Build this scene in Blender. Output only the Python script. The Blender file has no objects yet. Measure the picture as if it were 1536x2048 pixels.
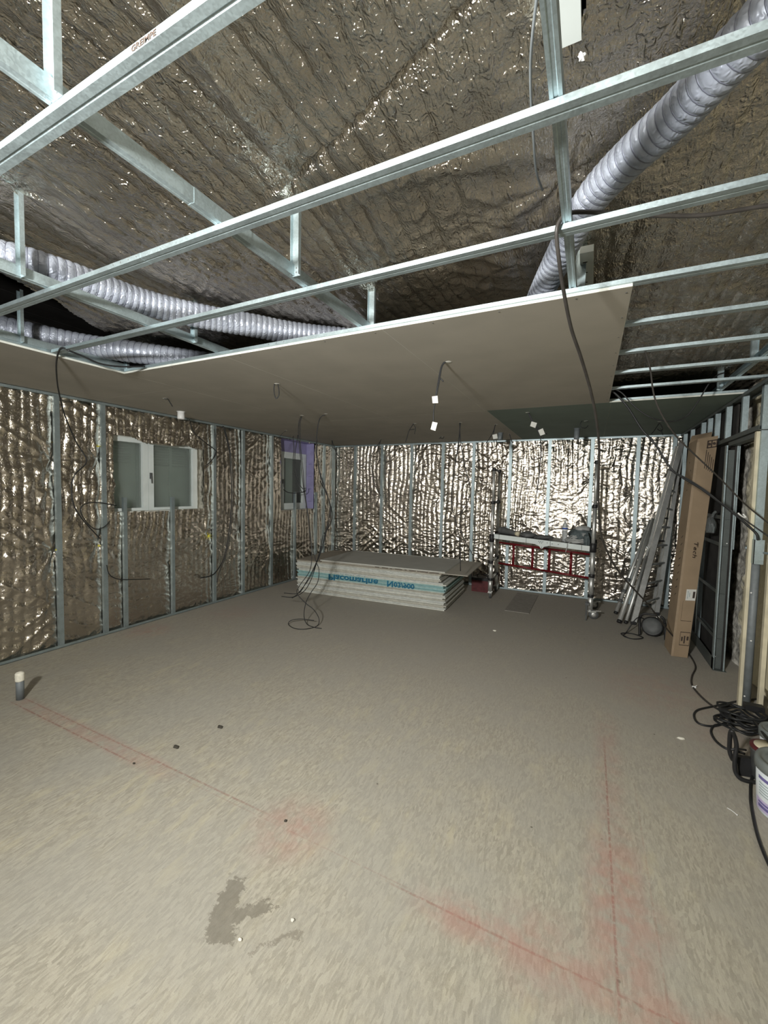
import bpy, bmesh, math, random
import numpy as np
from mathutils import Vector, Matrix

random.seed(7)
rng = np.random.default_rng(11)
scene = bpy.context.scene
col = scene.collection

# ---------------------------------------------------------------- camera
# focal length and angles solved from the wall, ceiling and stud lines of the photograph (1536 x 2048)
FPX = 827.25
YAW, PIT, ROL = (math.radians(a) for a in (26.430, -3.105, 1.150))
EYE = np.array([0.0, 0.0, 1.68])
_f = np.array([-math.sin(YAW)*math.cos(PIT), math.cos(YAW)*math.cos(PIT), math.sin(PIT)])
_r = np.array([math.cos(YAW), math.sin(YAW), 0.0])
_u = np.cross(_r, _f)
_r, _u = math.cos(ROL)*_r + math.sin(ROL)*_u, -math.sin(ROL)*_r + math.cos(ROL)*_u
cam_d = bpy.data.cameras.new('camera')
cam_d.sensor_fit = 'VERTICAL'; cam_d.sensor_height = 36.0; cam_d.sensor_width = 27.0
cam_d.lens = FPX/2048*36.0
cam_d.clip_start = 0.02
cam = bpy.data.objects.new('camera', cam_d); col.objects.link(cam)
cam.matrix_world = Matrix(((_r[0], _u[0], -_f[0], EYE[0]), (_r[1], _u[1], -_f[1], EYE[1]), (_r[2], _u[2], -_f[2], EYE[2]), (0, 0, 0, 1)))
scene.camera = cam

# ---------------------------------------------------------------- world, lamp, exposure
world = bpy.data.worlds.new('world'); scene.world = world; world.use_nodes = True
world.node_tree.nodes['Background'].inputs[0].default_value = (0.55, 0.6, 0.65, 1)
world.node_tree.nodes['Background'].inputs[1].default_value = 0.02

def area_lamp(name, loc, target, sx, sy, power, colour):
    l = bpy.data.lights.new(name, 'AREA'); l.shape = 'RECTANGLE'; l.size = sx; l.size_y = sy
    l.energy = power; l.color = colour
    o = bpy.data.objects.new(name, l); col.objects.link(o); o.location = loc
    o.rotation_euler = (Vector(target) - Vector(loc)).to_track_quat('-Z', 'Y').to_euler()
    return o
# the site flood lamp behind the photographer: its shadows (floor pipe, ceiling wires) meet here
area_lamp('flood_lamp', (-0.92, -0.85, 2.24), (-1.9, 7.0, 1.6), 0.24, 0.18, 205, (1.0, 0.992, 0.945)).data.spread = math.radians(150)
vs = scene.view_settings
vs.view_transform = 'Standard'; vs.look = 'None'; vs.gamma = 1.0; vs.exposure = -0.3; vs.use_curve_mapping = False

# ---------------------------------------------------------------- pixel -> place helpers
def ray(px, py): return _r*((px-768)/FPX) - _u*((py-1024)/FPX) + _f
def FZ(px, py, z=0.0): d = ray(px, py); return EYE + d*((z-EYE[2])/d[2])
def FX(px, py, X): d = ray(px, py); return EYE + d*((X-EYE[0])/d[0])
def FY(px, py, Y): d = ray(px, py); return EYE + d*((Y-EYE[1])/d[1])
def FD(px, py, dep): return EYE + ray(px, py)*dep
def depth(P): return float((np.asarray(P)-EYE) @ _f)

H = 2.566          # underside of the ceiling boards
XL = -4.771        # face of the left wall studs
YB = 7.282         # face of the back wall studs
XR = 1.176         # face of the right wall frame

# ---------------------------------------------------------------- materials
class S:
    """a shader socket with arithmetic"""
    def __init__(s, nt, k): s.nt, s.k = nt, k
    def m(s, op, b=None, c=None):
        n = s.nt.nodes.new('ShaderNodeMath'); n.operation = op
        for i, v in enumerate((s, b, c)):
            if v is None: continue
            if isinstance(v, S): s.nt.links.new(v.k, n.inputs[i])
            else: n.inputs[i].default_value = v
        return S(s.nt, n.outputs[0])
    def __add__(s, b): return s.m('ADD', b)
    def __sub__(s, b): return s.m('SUBTRACT', b)
    def __mul__(s, b): return s.m('MULTIPLY', b)
    def __truediv__(s, b): return s.m('DIVIDE', b)
    def abs(s): return s.m('ABSOLUTE')
    def max(s, b): return s.m('MAXIMUM', b)
    def min(s, b): return s.m('MINIMUM', b)
    def ramp(s, a, b):       # 0 at a, 1 at b, clamped, smooth
        n = s.nt.nodes.new('ShaderNodeMapRange'); n.interpolation_type = 'SMOOTHSTEP'
        s.nt.links.new(s.k, n.inputs[0]); n.inputs[1].default_value = a; n.inputs[2].default_value = b
        return S(s.nt, n.outputs[0])

class M:
    def __init__(s, name):
        s.m = bpy.data.materials.new(name); s.m.use_nodes = True
        s.nt = s.m.node_tree; s.b = s.nt.nodes['Principled BSDF']
    def pos(s):
        g = s.nt.nodes.new('ShaderNodeNewGeometry'); return g.outputs['Position']
    def xyz(s):
        n = s.nt.nodes.new('ShaderNodeSeparateXYZ'); s.nt.links.new(s.pos(), n.inputs[0])
        return [S(s.nt, n.outputs[i]) for i in range(3)]
    def map(s, scale, rot=(0, 0, 0), vec=None):
        n = s.nt.nodes.new('ShaderNodeMapping'); s.nt.links.new(vec or s.pos(), n.inputs[0])
        n.inputs['Scale'].default_value = scale if hasattr(scale, '__len__') else (scale,)*3
        n.inputs['Rotation'].default_value = rot
        return n.outputs[0]
    def noise(s, scale, detail=3, rough=.5, rot=(0, 0, 0), kind='FBM', dist=0.0, vec=None):
        n = s.nt.nodes.new('ShaderNodeTexNoise'); n.noise_type = kind
        s.nt.links.new(s.map(scale, rot, vec), n.inputs['Vector'])
        n.inputs['Scale'].default_value = 1.0; n.inputs['Detail'].default_value = detail
        n.inputs['Roughness'].default_value = rough; n.inputs['Distortion'].default_value = dist
        return S(s.nt, n.outputs[0])
    def voro(s, scale, rot=(0, 0, 0), out='Color', feature='F1', vec=None):
        n = s.nt.nodes.new('ShaderNodeTexVoronoi'); n.feature = feature
        s.nt.links.new(s.map(scale, rot, vec), n.inputs['Vector']); n.inputs['Scale'].default_value = 1.0
        o = n.outputs[out]
        if out == 'Color':
            q = s.nt.nodes.new('ShaderNodeSeparateColor'); s.nt.links.new(o, q.inputs[0]); return S(s.nt, q.outputs[0])
        return S(s.nt, o)
    def mix(s, a, b, fac, mode='MIX'):
        n = s.nt.nodes.new('ShaderNodeMix'); n.data_type = 'RGBA'; n.blend_type = mode; n.clamp_factor = True
        for v, i in ((a, 6), (b, 7)):
            if isinstance(v, tuple): n.inputs[i].default_value = (*v, 1)
            else: s.nt.links.new(v, n.inputs[i])
        if isinstance(fac, S): s.nt.links.new(fac.k, n.inputs[0])
        else: n.inputs[0].default_value = fac
        return n.outputs[2]
    def base(s, c):
        if isinstance(c, tuple): s.b.inputs['Base Color'].default_value = (*c, 1)
        else: s.nt.links.new(c, s.b.inputs['Base Color'])
        return s
    def set(s, rough=None, metal=None, spec=None, **kw):
        for k, v in (('Roughness', rough), ('Metallic', metal), ('Specular IOR Level', spec)):
            if v is None: continue
            if isinstance(v, S): s.nt.links.new(v.k, s.b.inputs[k])
            else: s.b.inputs[k].default_value = v
        for k, v in kw.items(): s.b.inputs[k.replace('_', ' ')].default_value = v
        return s
    def bump(s, h, strength=.5, dist=.01):
        n = s.nt.nodes.new('ShaderNodeBump'); n.inputs['Strength'].default_value = strength
        n.inputs['Distance'].default_value = dist; s.nt.links.new(h.k, n.inputs['Height'])
        s.nt.links.new(n.outputs[0], s.b.inputs['Normal']); return s

def simple(name, c, rough=.6, metal=0.0, var=.12, scale=18.0, bump=0.0, spec=.4):
    m = M(name)
    d = tuple(x*(1-var) for x in c); l = tuple(min(1, x*(1+var)) for x in c)
    n = m.noise(scale, 4)
    m.base(m.mix(d, l, n.ramp(.3, .7))).set(rough, metal, spec)
    if bump: m.bump(m.noise(scale*6, 3), bump, .004)
    return m.m

MAT = {}
MAT['galv'] = None
def galv(name, c, metal=.75, rough=.38):
    m = M(name)
    v = m.voro(190, out='Color')
    n = m.noise((9, 9, 9), 5, .65)
    k = (v*.22 + n*.78).ramp(.25, .75)
    m.base(m.mix(tuple(x*.84 for x in c), tuple(min(1, x*1.1) for x in c), k)).set((v*.08) + (n*.16) + rough, metal, .5)
    return m.m
MAT['galv'] = galv('galvanised_steel', (.43, .515, .54), .8, .36)
MAT['galv_shaded'] = galv('shaded_galvanised_steel', (.115, .13, .125), .4, .45)  # darker copy of galv, the right frame's shade put into its colour
MAT['alu'] = galv('brushed_aluminium', (.74, .75, .73), .75, .3)

def foil_mat(name, lo, hi, rough, rib_axis, bstr=.8):
    m = M(name)
    s1 = (26, 60, 26) if rib_axis == 'z' else (60, 24, 60)
    n1 = m.noise((42, 42, 30), 3, .5, dist=1.2)
    n2 = m.noise((120, 120, 90), 3, .6, dist=.8)
    n3 = m.noise(2.2, 3)
    m.base(m.mix(lo, hi, n3.ramp(.3, .7)))
    m.set((m.noise(9, 3)*.12) + rough, 1.0)
    if rib_axis == 'y':
        n4 = m.noise((80, 22, 30), 4, .6, (0, 0, math.radians(8)), kind='RIDGED_MULTIFRACTAL', dist=.8)
        n5 = m.noise((46, 34, 30), 4, .6, kind='RIDGED_MULTIFRACTAL', dist=1.2)
        n6 = m.noise(1.4, 2).ramp(.35, .65)
        m.bump(n4*.28 + n5*(n6*.8 + .2)*.42 + n2*.16, bstr, .021)
    else:
        m.bump(n1*.65 + n2*.25, bstr, .008)
    return m.m
MAT['foil_wall'] = foil_mat('crinkled_reflective_foil_wall', (.51, .465, .41), (.67, .62, .55), .11, 'z', .65)
MAT['foil_roof'] = foil_mat('crinkled_reflective_foil_roof', (.50, .455, .395), (.66, .615, .545), .10, 'y', 1.0)
MAT['board'] = simple('grey_board_paper', (.40, .375, .325), .75, var=.05, scale=3)
MAT['board_green'] = simple('green_board_paper', (.175, .225, .195), .75, var=.05, scale=3)
MAT['board_edge'] = simple('board_edge_white', (.62, .63, .58), .8, var=.08, scale=20)
MAT['board_edge_green'] = simple('board_edge_aqua', (.27, .46, .47), .8, var=.08, scale=20)
MAT['board_edge2'] = simple('board_edge_cream', (.50, .49, .43), .8, var=.08, scale=20)
MAT['board_edge3'] = simple('board_edge_grey', (.57, .59, .56), .8, var=.08, scale=20)
MAT['board_edge_green2'] = simple('board_edge_pale_aqua', (.36, .52, .51), .8, var=.08, scale=20)
MAT['kraft'] = simple('board_back_kraft', (.30, .27, .22), .8, var=.08, scale=4)
MAT['cable'] = simple('black_cable_rubber', (.016, .017, .018), .5, var=.2)
MAT['cable_grey'] = simple('grey_cable_plastic', (.42, .43, .42), .5, var=.1)
MAT['cable_brown'] = simple('dusty_brown_cable', (.04, .036, .033), .5, var=.2)
MAT['tag'] = simple('white_paper_tag', (.66, .66, .62), .7, var=.05)
MAT['white_plastic'] = simple('white_plastic', (.78, .79, .78), .4, var=.04)
MAT['pvc_white'] = simple('white_window_frame', (.72, .78, .77), .35, var=.05, scale=6)
MAT['black'] = simple('black_plastic', (.018, .018, .019), .45, var=.2)
MAT['dark_grey'] = simple('dark_grey_plastic', (.10, .105, .105), .55, var=.15)
MAT['red'] = simple('red_painted_tube', (.17, .010, .014), .4, var=.2)
MAT['card'] = simple('brown_cardboard', (.29, .215, .14), .85, var=.07, scale=5)
MAT['print'] = simple('dark_print_ink', (.05, .035, .028), .8, var=.1)
MAT['wood'] = simple('pale_softwood', (.58, .53, .39), .75, var=.14, scale=(7))
MAT['yellow'] = simple('yellow_plastic', (.72, .66, .05), .4, var=.08)
MAT['lilac'] = simple('lilac_membrane', (.33, .31, .52), .6, var=.1, scale=7)
MAT['shutter'] = simple('grey_green_shutter', (.42, .49, .455), .7, var=.06, scale=5)
MAT['void'] = simple('dark_boards_and_shade', (.03, .028, .026), .9, var=.3, scale=5)  # roof boards; on frame lining and front wall the dark colour is painted shade
MAT['plaster'] = simple('cream_plaster', (.50, .46, .34), .85, var=.1, scale=6, bump=.3)
MAT['bag'] = simple('green_grey_cloth', (.10, .125, .13), .8, var=.25, scale=25, bump=.4)
MAT['blue'] = simple('blue_print', (.02, .07, .35), .6, var=.1)
MAT['teal_ink'] = simple('teal_edge_lettering', (.012, .13, .23), .7, var=.25, scale=60)
MAT['lid'] = simple('grey_bucket_lid', (.17, .19, .185), .45, var=.08)
MAT['bucket'] = simple('white_bucket_plastic', (.72, .77, .80), .4, var=.04)
MAT['violet'] = simple('violet_label_print', (.16, .14, .34), .6, var=.1)
MAT['pale_violet'] = simple('pale_violet_label_band', (.55, .48, .68), .6, var=.06)
MAT['grey_print'] = simple('grey_label_print', (.34, .42, .43), .6, var=.1)
MAT['stone'] = None
MAT['pipe'] = simple('grey_plastic_pipe', (.17, .19, .20), .5, var=.1)
MAT['tape'] = simple('white_tape', (.85, .82, .70), .6, var=.08, scale=60, bump=.4)
MAT['cream'] = simple('cream_lid', (.66, .60, .44), .6, var=.06)
MAT['darkred'] = simple('dark_red_rim', (.10, .02, .022), .5, var=.2)
MAT['mortar_bit'] = simple('pale_debris', (.70, .68, .60), .9, var=.12)
MAT['dark_bit'] = simple('dark_debris', (.05, .045, .035), .9, var=.12)

def stone_mat():
    m = M('rough_stone_and_mortar')
    n = m.noise(9, 6, .65); v = m.voro(14, out='Distance')
    y = m.xyz()[1]
    a = m.mix((.22, .205, .175), (.85, .82, .74), (n*.75 + v*.35).ramp(.3, .72))
    k = (y + m.noise(7, 4)*.35).ramp(5.35, 5.27)
    m.base(m.mix(a, (.74, .68, .50), k)).set(.9)
    m.bump(m.noise(28, 5, .65), .8, .02)
    return m.m
MAT['stone'] = stone_mat()

def glass_mat():
    m = M('dusty_window_glass')
    m.base((.90, .95, .93)).set(.08, 0.0, .5, Transmission_Weight=.92, IOR=1.05)
    return m.m
MAT['glass'] = glass_mat()
def clear_mat(name, c, rough, tw=.85):
    m = M(name); m.base(c).set(rough, 0.0, .5, Transmission_Weight=tw, IOR=1.15); return m.m
MAT['clear'] = clear_mat('clear_bottle_plastic', (.62, .66, .68), .2, .55)
MAT['clear_bag'] = clear_mat('clear_bag_plastic', (.30, .32, .32), .22, .75)

def duct_mat():
    m = M('lilac_grey_duct_film')
    n = m.noise(60, 3, .6, kind='RIDGED_MULTIFRACTAL', dist=.5)
    m.base(m.mix((.26, .285, .345), (.37, .40, .465), m.noise(5, 3).ramp(.3, .7))).set(.40, .2, .4)
    m.bump(n, .6, .008)
    return m.m
MAT['duct'] = duct_mat()
MAT['duct_dark'] = simple('duct_wire', (.16, .17, .22), .4, .3)

def floor_mat():
    m = M('dusty_strand_board_floor')
    X, Y, Z = m.xyz()
    # warped copy of the position so the strands bend
    wn = m.nt.nodes.new('ShaderNodeTexNoise'); m.nt.links.new(m.map(3.0), wn.inputs['Vector']); wn.inputs['Scale'].default_value = 1
    va = m.nt.nodes.new('ShaderNodeVectorMath'); va.operation = 'MULTIPLY_ADD'
    m.nt.links.new(wn.outputs['Color'], va.inputs[0]); va.inputs[1].default_value = (.06, .06, 0); m.nt.links.new(m.pos(), va.inputs[2])
    W = va.outputs[0]
    f1 = m.voro((120, 26, 1), (0, 0, math.radians(35)), vec=W)
    f2 = m.voro((130, 30, 1), (0, 0, math.radians(-15)), vec=W)
    f3 = m.voro((110, 28, 1), (0, 0, math.radians(72)), vec=W)
    s1 = m.noise(7, 3).ramp(.44, .56); s2 = m.noise(8.3, 3, rot=(0, 0, 1)).ramp(.44, .56)
    fl = f1*(s1*-1 + 1) + f2*s1; fl = fl*(s2*-1 + 1) + f3*s2
    g1 = m.noise((200, 60, 1), 4, .65, (0, 0, math.radians(32)), vec=W)
    g2 = m.noise((190, 55, 1), 4, .65, (0, 0, math.radians(-28)), vec=W)
    grain = g1*.55 + g2*.45
    fine = m.noise(260, 3, .6)
    flakes = fl*.26 + grain*.5 + fine*.24
    c = m.mix((.275, .255, .205), (.445, .415, .34), flakes.ramp(.26, .74))
    # single long strands, dark and pale
    h1 = m.noise((210, 14, 1), 2, .5, (0, 0, math.radians(40)), vec=W).ramp(.70, .76)
    h2 = m.noise((190, 16, 1), 2, .5, (0, 0, math.radians(-35)), vec=W).ramp(.71, .77)
    c = m.mix(c, (.20, .185, .14), h1.max(h2)*.5)
    h3 = m.noise((150, 12, 1), 2, .5, (0, 0, math.radians(22)), vec=W).ramp(.68, .76)
    c = m.mix(c, (.54, .50, .41), h3*.4)
    # pale yellow strands and green-grey dust in big soft patches
    c = m.mix(c, (.50, .45, .31), (m.noise((14, 4, 1), 4, .6, (0, 0, math.radians(38)), vec=W).ramp(.5, .68))*(m.noise(1.3, 3).ramp(.36, .62))*.5)
    c = m.mix(c, (.335, .325, .29), m.noise(1.6, 5, .65).ramp(.38, .62)*.5)
    # blends into one flat beige grey towards the far end
    c = m.mix(c, (.355, .33, .295), Y.ramp(1.6, 4.6)*.72)
    # dark scuffs
    sc = m.noise((34, 9, 1), 4, .65, (0, 0, math.radians(-50)), vec=W).ramp(.66, .74)
    c = m.mix(c, (.17, .155, .12), sc*.45)
    dots = m.voro(7.0, out='Distance').ramp(.055, .03)*m.noise(1.7, 2).ramp(.5, .6)
    c = m.mix(c, (.09, .08, .06), dots*.75)
    # the damp stain
    wob = m.noise(24, 6, .75)*.15 - .075
    wob2 = m.noise(25, 6, .75, rot=(0, 0, 2))*.15 - .075
    def seg(ax, ay, bx, by, w):
        dx, dy = bx-ax, by-ay; L = dx*dx + dy*dy
        px, py = X + wob - ax, Y + wob2 - ay
        t = ((px*dx + py*dy)/L).max(0.0).min(1.0)
        ex, ey = px - t*dx, py - t*dy
        return ((ex*ex + ey*ey).m('SQRT')).ramp(w, w*.8)
    st = seg(-1.265, 1.21, -1.20, 1.06, .05).max(seg(-1.20, 1.10, -1.09, 1.215, .026)).max(seg(-1.20, 1.055, -1.15, 1.06, .04))
    st2 = seg(-.97, 1.14, -.90, 1.19, .014).max(seg(-1.03, 1.06, -.97, 1.14, .004))
    tone = m.noise(30, 3)*.3 + .5
    c = m.mix(c, (.15, .135, .105), st*tone)
    c = m.mix(c, (.19, .17, .135), st2*.6)
    # snapped red chalk lines and their dust
    br = m.noise(45, 3, .6).ramp(.34, .56)
    def along_x(y0, w, x0, x1, k): return ((Y - y0).abs().ramp(w, w*.2))*X.ramp(x0-.15, x0+.1)*X.ramp(x1+.2, x1-.1)*k
    def along_y(x0, w, y0, y1, k): return ((X - x0).abs().ramp(w, w*.2))*Y.ramp(y0-.1, y0+.1)*Y.ramp(y1+.3, y1-.2)*k
    ln = along_x(1.50, .009, -3.85, -2.5, .6).max(along_x(1.575, .009, -3.85, -1.5, .5)).max(along_x(1.53, .008, -.65, .62, .5)).max(along_x(1.545, .006, -2.1, -.6, .2))
    ln = ln.max(along_y(.155, .008, 1.45, 3.0, .6)).max(along_y(.30, .006, 1.5, 2.6, .25))
    c = m.mix(c, (.24, .11, .09), ln*br)
    def blob(x, y, r, k):
        ex, ey = X - x, Y - y; return (ex*ex + ey*ey).m('SQRT').ramp(r, r*.1)*k
    br2 = m.noise(9, 4, .6).ramp(.28, .62)
    du = along_x(1.54, .09, -3.85, -2.2, .38).max(blob(-1.25, 1.56, .28, .55)).max(along_y(.17, .16, 1.5, 2.2, .7)).max(along_y(.17, .11, 2.0, 3.4, .3)).max(along_x(1.53, .12, -.5, .65, .6))
    du = du.max(blob(-4.5, 3.0, .35, .45)).max(blob(.6, 4.2, .7, .25)).max(blob(-.1, 1.55, .25, .5)).max(blob(-4.2, 4.0, .5, .2)).max(blob(.9, 3.6, .4, .2)).max(blob(.22, 1.85, .2, .6))
    c = m.mix(c, (.42, .165, .135), du*br2*.6)
    m.base(c).set(.82, 0.0, .25)
    m.bump(flakes + fine*.5, .25, .004)
    return m.m
MAT['floor'] = floor_mat()

# ---------------------------------------------------------------- mesh helpers
def catmull(P, n=6):
    P = [np.asarray(p, float) for p in P]
    if len(P) < 3:
        return [P[0]+(P[1]-P[0])*t for t in np.linspace(0, 1, n+1)]
    Q = [2*P[0]-P[1]] + P + [2*P[-1]-P[-2]]; out = []
    for i in range(1, len(Q)-2):
        a, b, c, d = Q[i-1:i+3]
        for k in range(n):
            t = k/n
            out.append(.5*((2*b) + (c-a)*t + (2*a-5*b+4*c-d)*t*t + (3*b-a-3*c+d)*t**3))
    out.append(P[-1]); return out

class MB:
    def __init__(s): s.v, s.f = [], []
    def add(s, vs, fs):
        o = len(s.v); s.v += [tuple(map(float, v)) for v in vs]; s.f += [tuple(i+o for i in f) for f in fs]; return s
    def box(s, x0, x1, y0, y1, z0, z1):
        x0, x1 = sorted((x0, x1)); y0, y1 = sorted((y0, y1)); z0, z1 = sorted((z0, z1))
        vs = [(x, y, z) for z in (z0, z1) for x, y in ((x0, y0), (x1, y0), (x1, y1), (x0, y1))]
        return s.add(vs, [(3, 2, 1, 0), (4, 5, 6, 7), (0, 1, 5, 4), (1, 2, 6, 5), (2, 3, 7, 6), (3, 0, 4, 7)])
    def hexa(s, c):   # 8 corners, bottom ring then top ring
        return s.add(c, [(3, 2, 1, 0), (4, 5, 6, 7), (0, 1, 5, 4), (1, 2, 6, 5), (2, 3, 7, 6), (3, 0, 4, 7)])
    def sweep(s, poly, p0, p1, up=(0, 0, 1)):
        """a closed 2D outline (side, up) swept from p0 to p1"""
        p0, p1 = np.asarray(p0, float), np.asarray(p1, float)
        d = (p1-p0)/np.linalg.norm(p1-p0); upv = np.asarray(up, float)
        sd = np.cross(d, upv); sd /= np.linalg.norm(sd); u2 = np.cross(sd, d)
        n = len(poly); vs = [p + sd*a + u2*b for p in (p0, p1) for a, b in poly]
        fs = [(i, (i+1) % n, n+(i+1) % n, n+i) for i in range(n)] + [tuple(range(n))[::-1], tuple(range(n, 2*n))]
        return s.add(vs, fs)
    def tube(s, pts, r, n=8, caps=True):
        pts = [np.asarray(p, float) for p in pts]; m = len(pts)
        rs = r if hasattr(r, '__len__') else [r]*m
        t0 = pts[1]-pts[0]; t0 = t0/np.linalg.norm(t0)
        a = np.array([0, 0, 1.0]) if abs(t0[2]) < .9 else np.array([1.0, 0, 0])
        nx = np.cross(t0, a); nx /= np.linalg.norm(nx); vs = []
        for i in range(m):
            t = pts[min(i+1, m-1)]-pts[max(i-1, 0)]; L = np.linalg.norm(t); t = t/L if L > 1e-9 else t0
            nx = nx - t*(nx@t); nx /= (np.linalg.norm(nx) or 1); ny = np.cross(t, nx)
            for k in range(n):
                an = 2*math.pi*k/n; vs.append(pts[i] + (nx*math.cos(an) + ny*math.sin(an))*rs[i])
        fs = [(i*n+k, i*n+(k+1) % n, (i+1)*n+(k+1) % n, (i+1)*n+k) for i in range(m-1) for k in range(n)]
        if caps: fs += [tuple(range(n))[::-1], tuple(range((m-1)*n, m*n))]
        return s.add(vs, fs)
    def cyl(s, p0, p1, r, r1=None, n=14): return s.tube([p0, p1], [r, r if r1 is None else r1], n)
    def lathe(s, prof, c, ax=(0, 0, 1), n=24):
        """profile of (radius, height) turned about ax through c"""
        ax = Vector(ax).normalized(); q = ax.to_track_quat('Z', 'Y').to_matrix(); c = Vector(c); vs = []
        for r, h in prof:
            for k in range(n):
                an = 2*math.pi*k/n; vs.append(c + q @ Vector((r*math.cos(an), r*math.sin(an), h)))
        m = len(prof)
        fs = [(i*n+k, i*n+(k+1) % n, (i+1)*n+(k+1) % n, (i+1)*n+k) for i in range(m-1) for k in range(n)]
        fs += [tuple(range(n))[::-1], tuple(range((m-1)*n, m*n))]
        return s.add(vs, fs)
    def mesh(s, name, mat, smooth=False):
        me = bpy.data.meshes.new(name); me.from_pydata(s.v, [], s.f); me.validate()
        bm = bmesh.new(); bm.from_mesh(me); bmesh.ops.recalc_face_normals(bm, faces=bm.faces); bm.to_mesh(me); bm.free()
        if smooth: me.polygons.foreach_set('use_smooth', [True]*len(me.polygons))
        me.materials.append(MAT[mat] if isinstance(mat, str) else mat); return me
    def build(s, name, mat, parent=None, smooth=False): return link(name, s.mesh(name, mat, smooth), parent)

WLOC = {}
def link(name, me, parent=None, loc=None, rot=None):
    o = bpy.data.objects.new(name, me); col.objects.link(o)
    if loc is not None: o.location = loc
    if rot is not None: o.rotation_euler = rot
    WLOC[o] = Vector(loc) if loc is not None else Vector((0, 0, 0))
    if parent is not None:
        o.parent = parent; o.matrix_parent_inverse = Matrix.Translation(-WLOC[parent])
    return o

def tag(o, label, cat, group=None, kind=None):
    o['label'] = label; o['category'] = cat
    if group: o['group'] = group
    if kind: o['kind'] = kind
    return o
def struct(o, label, cat): return tag(o, label, cat, kind='structure')
def thing(name, label, cat, loc=(0, 0, 0), group=None):
    o = bpy.data.objects.new(name, None); o.empty_display_size = .1; col.objects.link(o); o.location = loc
    WLOC[o] = Vector(loc)
    return tag(o, label, cat, group)

def grid_mesh(name, P, mat, keep=None, smooth=True):
    nv, nu = P.shape[:2]
    idx = np.arange(nv*nu).reshape(nv, nu)
    q = np.stack([idx[:-1, :-1], idx[:-1, 1:], idx[1:, 1:], idx[1:, :-1]], -1).reshape(-1, 4)
    if keep is not None: q = q[keep.reshape(-1)]
    me = bpy.data.meshes.new(name)
    me.vertices.add(nv*nu); me.vertices.foreach_set('co', P.reshape(-1).astype(np.float32))
    me.loops.add(q.size); me.loops.foreach_set('vertex_index', q.reshape(-1).astype(np.int32))
    me.polygons.add(len(q)); me.polygons.foreach_set('loop_start', np.arange(0, q.size, 4, dtype=np.int32))
    me.polygons.foreach_set('use_smooth', np.full(len(q), smooth))
    me.update(calc_edges=True); me.validate()
    me.materials.append(MAT[mat] if isinstance(mat, str) else mat); return me

_tab = rng.random((256, 256))
def vn(x, y, seed=0):
    """smooth value noise 0..1"""
    x = np.asarray(x, float) + seed*17.31; y = np.asarray(y, float) + seed*9.77
    xi, yi = np.floor(x).astype(int), np.floor(y).astype(int); fx, fy = x-xi, y-yi
    fx = fx*fx*(3-2*fx); fy = fy*fy*(3-2*fy)
    g = lambda a, b: _tab[a & 255, b & 255]
    return (g(xi, yi)*(1-fx) + g(xi+1, yi)*fx)*(1-fy) + (g(xi, yi+1)*(1-fx) + g(xi+1, yi+1)*fx)*fy
def ridge(x, y, seed=0): return 1-np.abs(2*vn(x, y, seed)-1)

def foil(U, V, seed, fans=(), rib=.085, amp=1.0, cross=1.0, band=.25, dia=1.0):
    """relief of a ribbed, crumpled foil blanket: ribs repeat along U and run along V"""
    ph = U/rib + 1.1*vn(U*1.6, V*1.1, seed) + .40*vn(U*6, V*4, seed+1)
    puff = np.abs(np.sin(math.pi*ph))**.75
    flat = .25+1.0*np.clip(vn(U*1.3, V*.6, seed+2)*1.6-.3, 0, 1)
    bi = np.floor(ph); fr_ = ph-bi
    tilt = 2*vn(bi*7.31, V*.9 + bi*3.7, seed+60)-1
    h = .0155*puff*flat*(1-band) + band*(.0165*tilt*(fr_-.5) + .004*puff**.5)
    h += .026*(vn(U*2.6, V*.8, seed+3)-.5)
    cr = ridge(U*9 + 2*vn(U*4, V*4, seed+9), V*22 + 3*vn(U*5, V*3, seed+10), seed+4)
    h += cross*.0048*cr**2.5*(.25+vn(U*2.2, V*2.2, seed+5))
    h += cross*.0026*ridge(U*26 + vn(U*9, V*9, seed+11)*2, V*34, seed+6)**2
    for an, sd, k in ((38, 7, .013), (-33, 17, .012), (70, 27, .010), (-68, 37, .010)):
        a = math.radians(an); D1 = U*math.cos(a)+V*math.sin(a); D2 = -U*math.sin(a)+V*math.cos(a)
        msk = np.clip((vn(U*1.5, V*1.5, seed+sd)-.5)*4, 0, 1)
        h += dia*k*msk*ridge(D1*2.2 + vn(U*4, V*4, seed+sd+2), D2*9, seed+sd+1)**3
    for u0, v0, s in fans:
        du, dv = U-u0, V-v0; r = np.hypot(du, dv); th = np.arctan2(dv, du)
        w = np.exp(-(r/(.22*s))**2)
        wave = 2*vn(th*3.3+20+u0, r*2.5, seed+50)-1 + .8*(2*vn(th*6.1+40+v0, r*3, seed+51)-1)
        h = h*(1-.45*w) + s*.010*np.exp(-(r/(.30*s))**1.5)*np.clip(r/.05, 0, 1)*wave - s*.02*np.exp(-(r/.10/s)**1.2)
    return h*amp

# ---------------------------------------------------------------- setting
floor = MB().box(-5.1, 1.6, -3.3, 7.45, -.04, 0).build('floor', 'floor')
struct(floor, 'dusty beige strand board floor with red chalk lines and a damp stain', 'floor')

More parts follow.
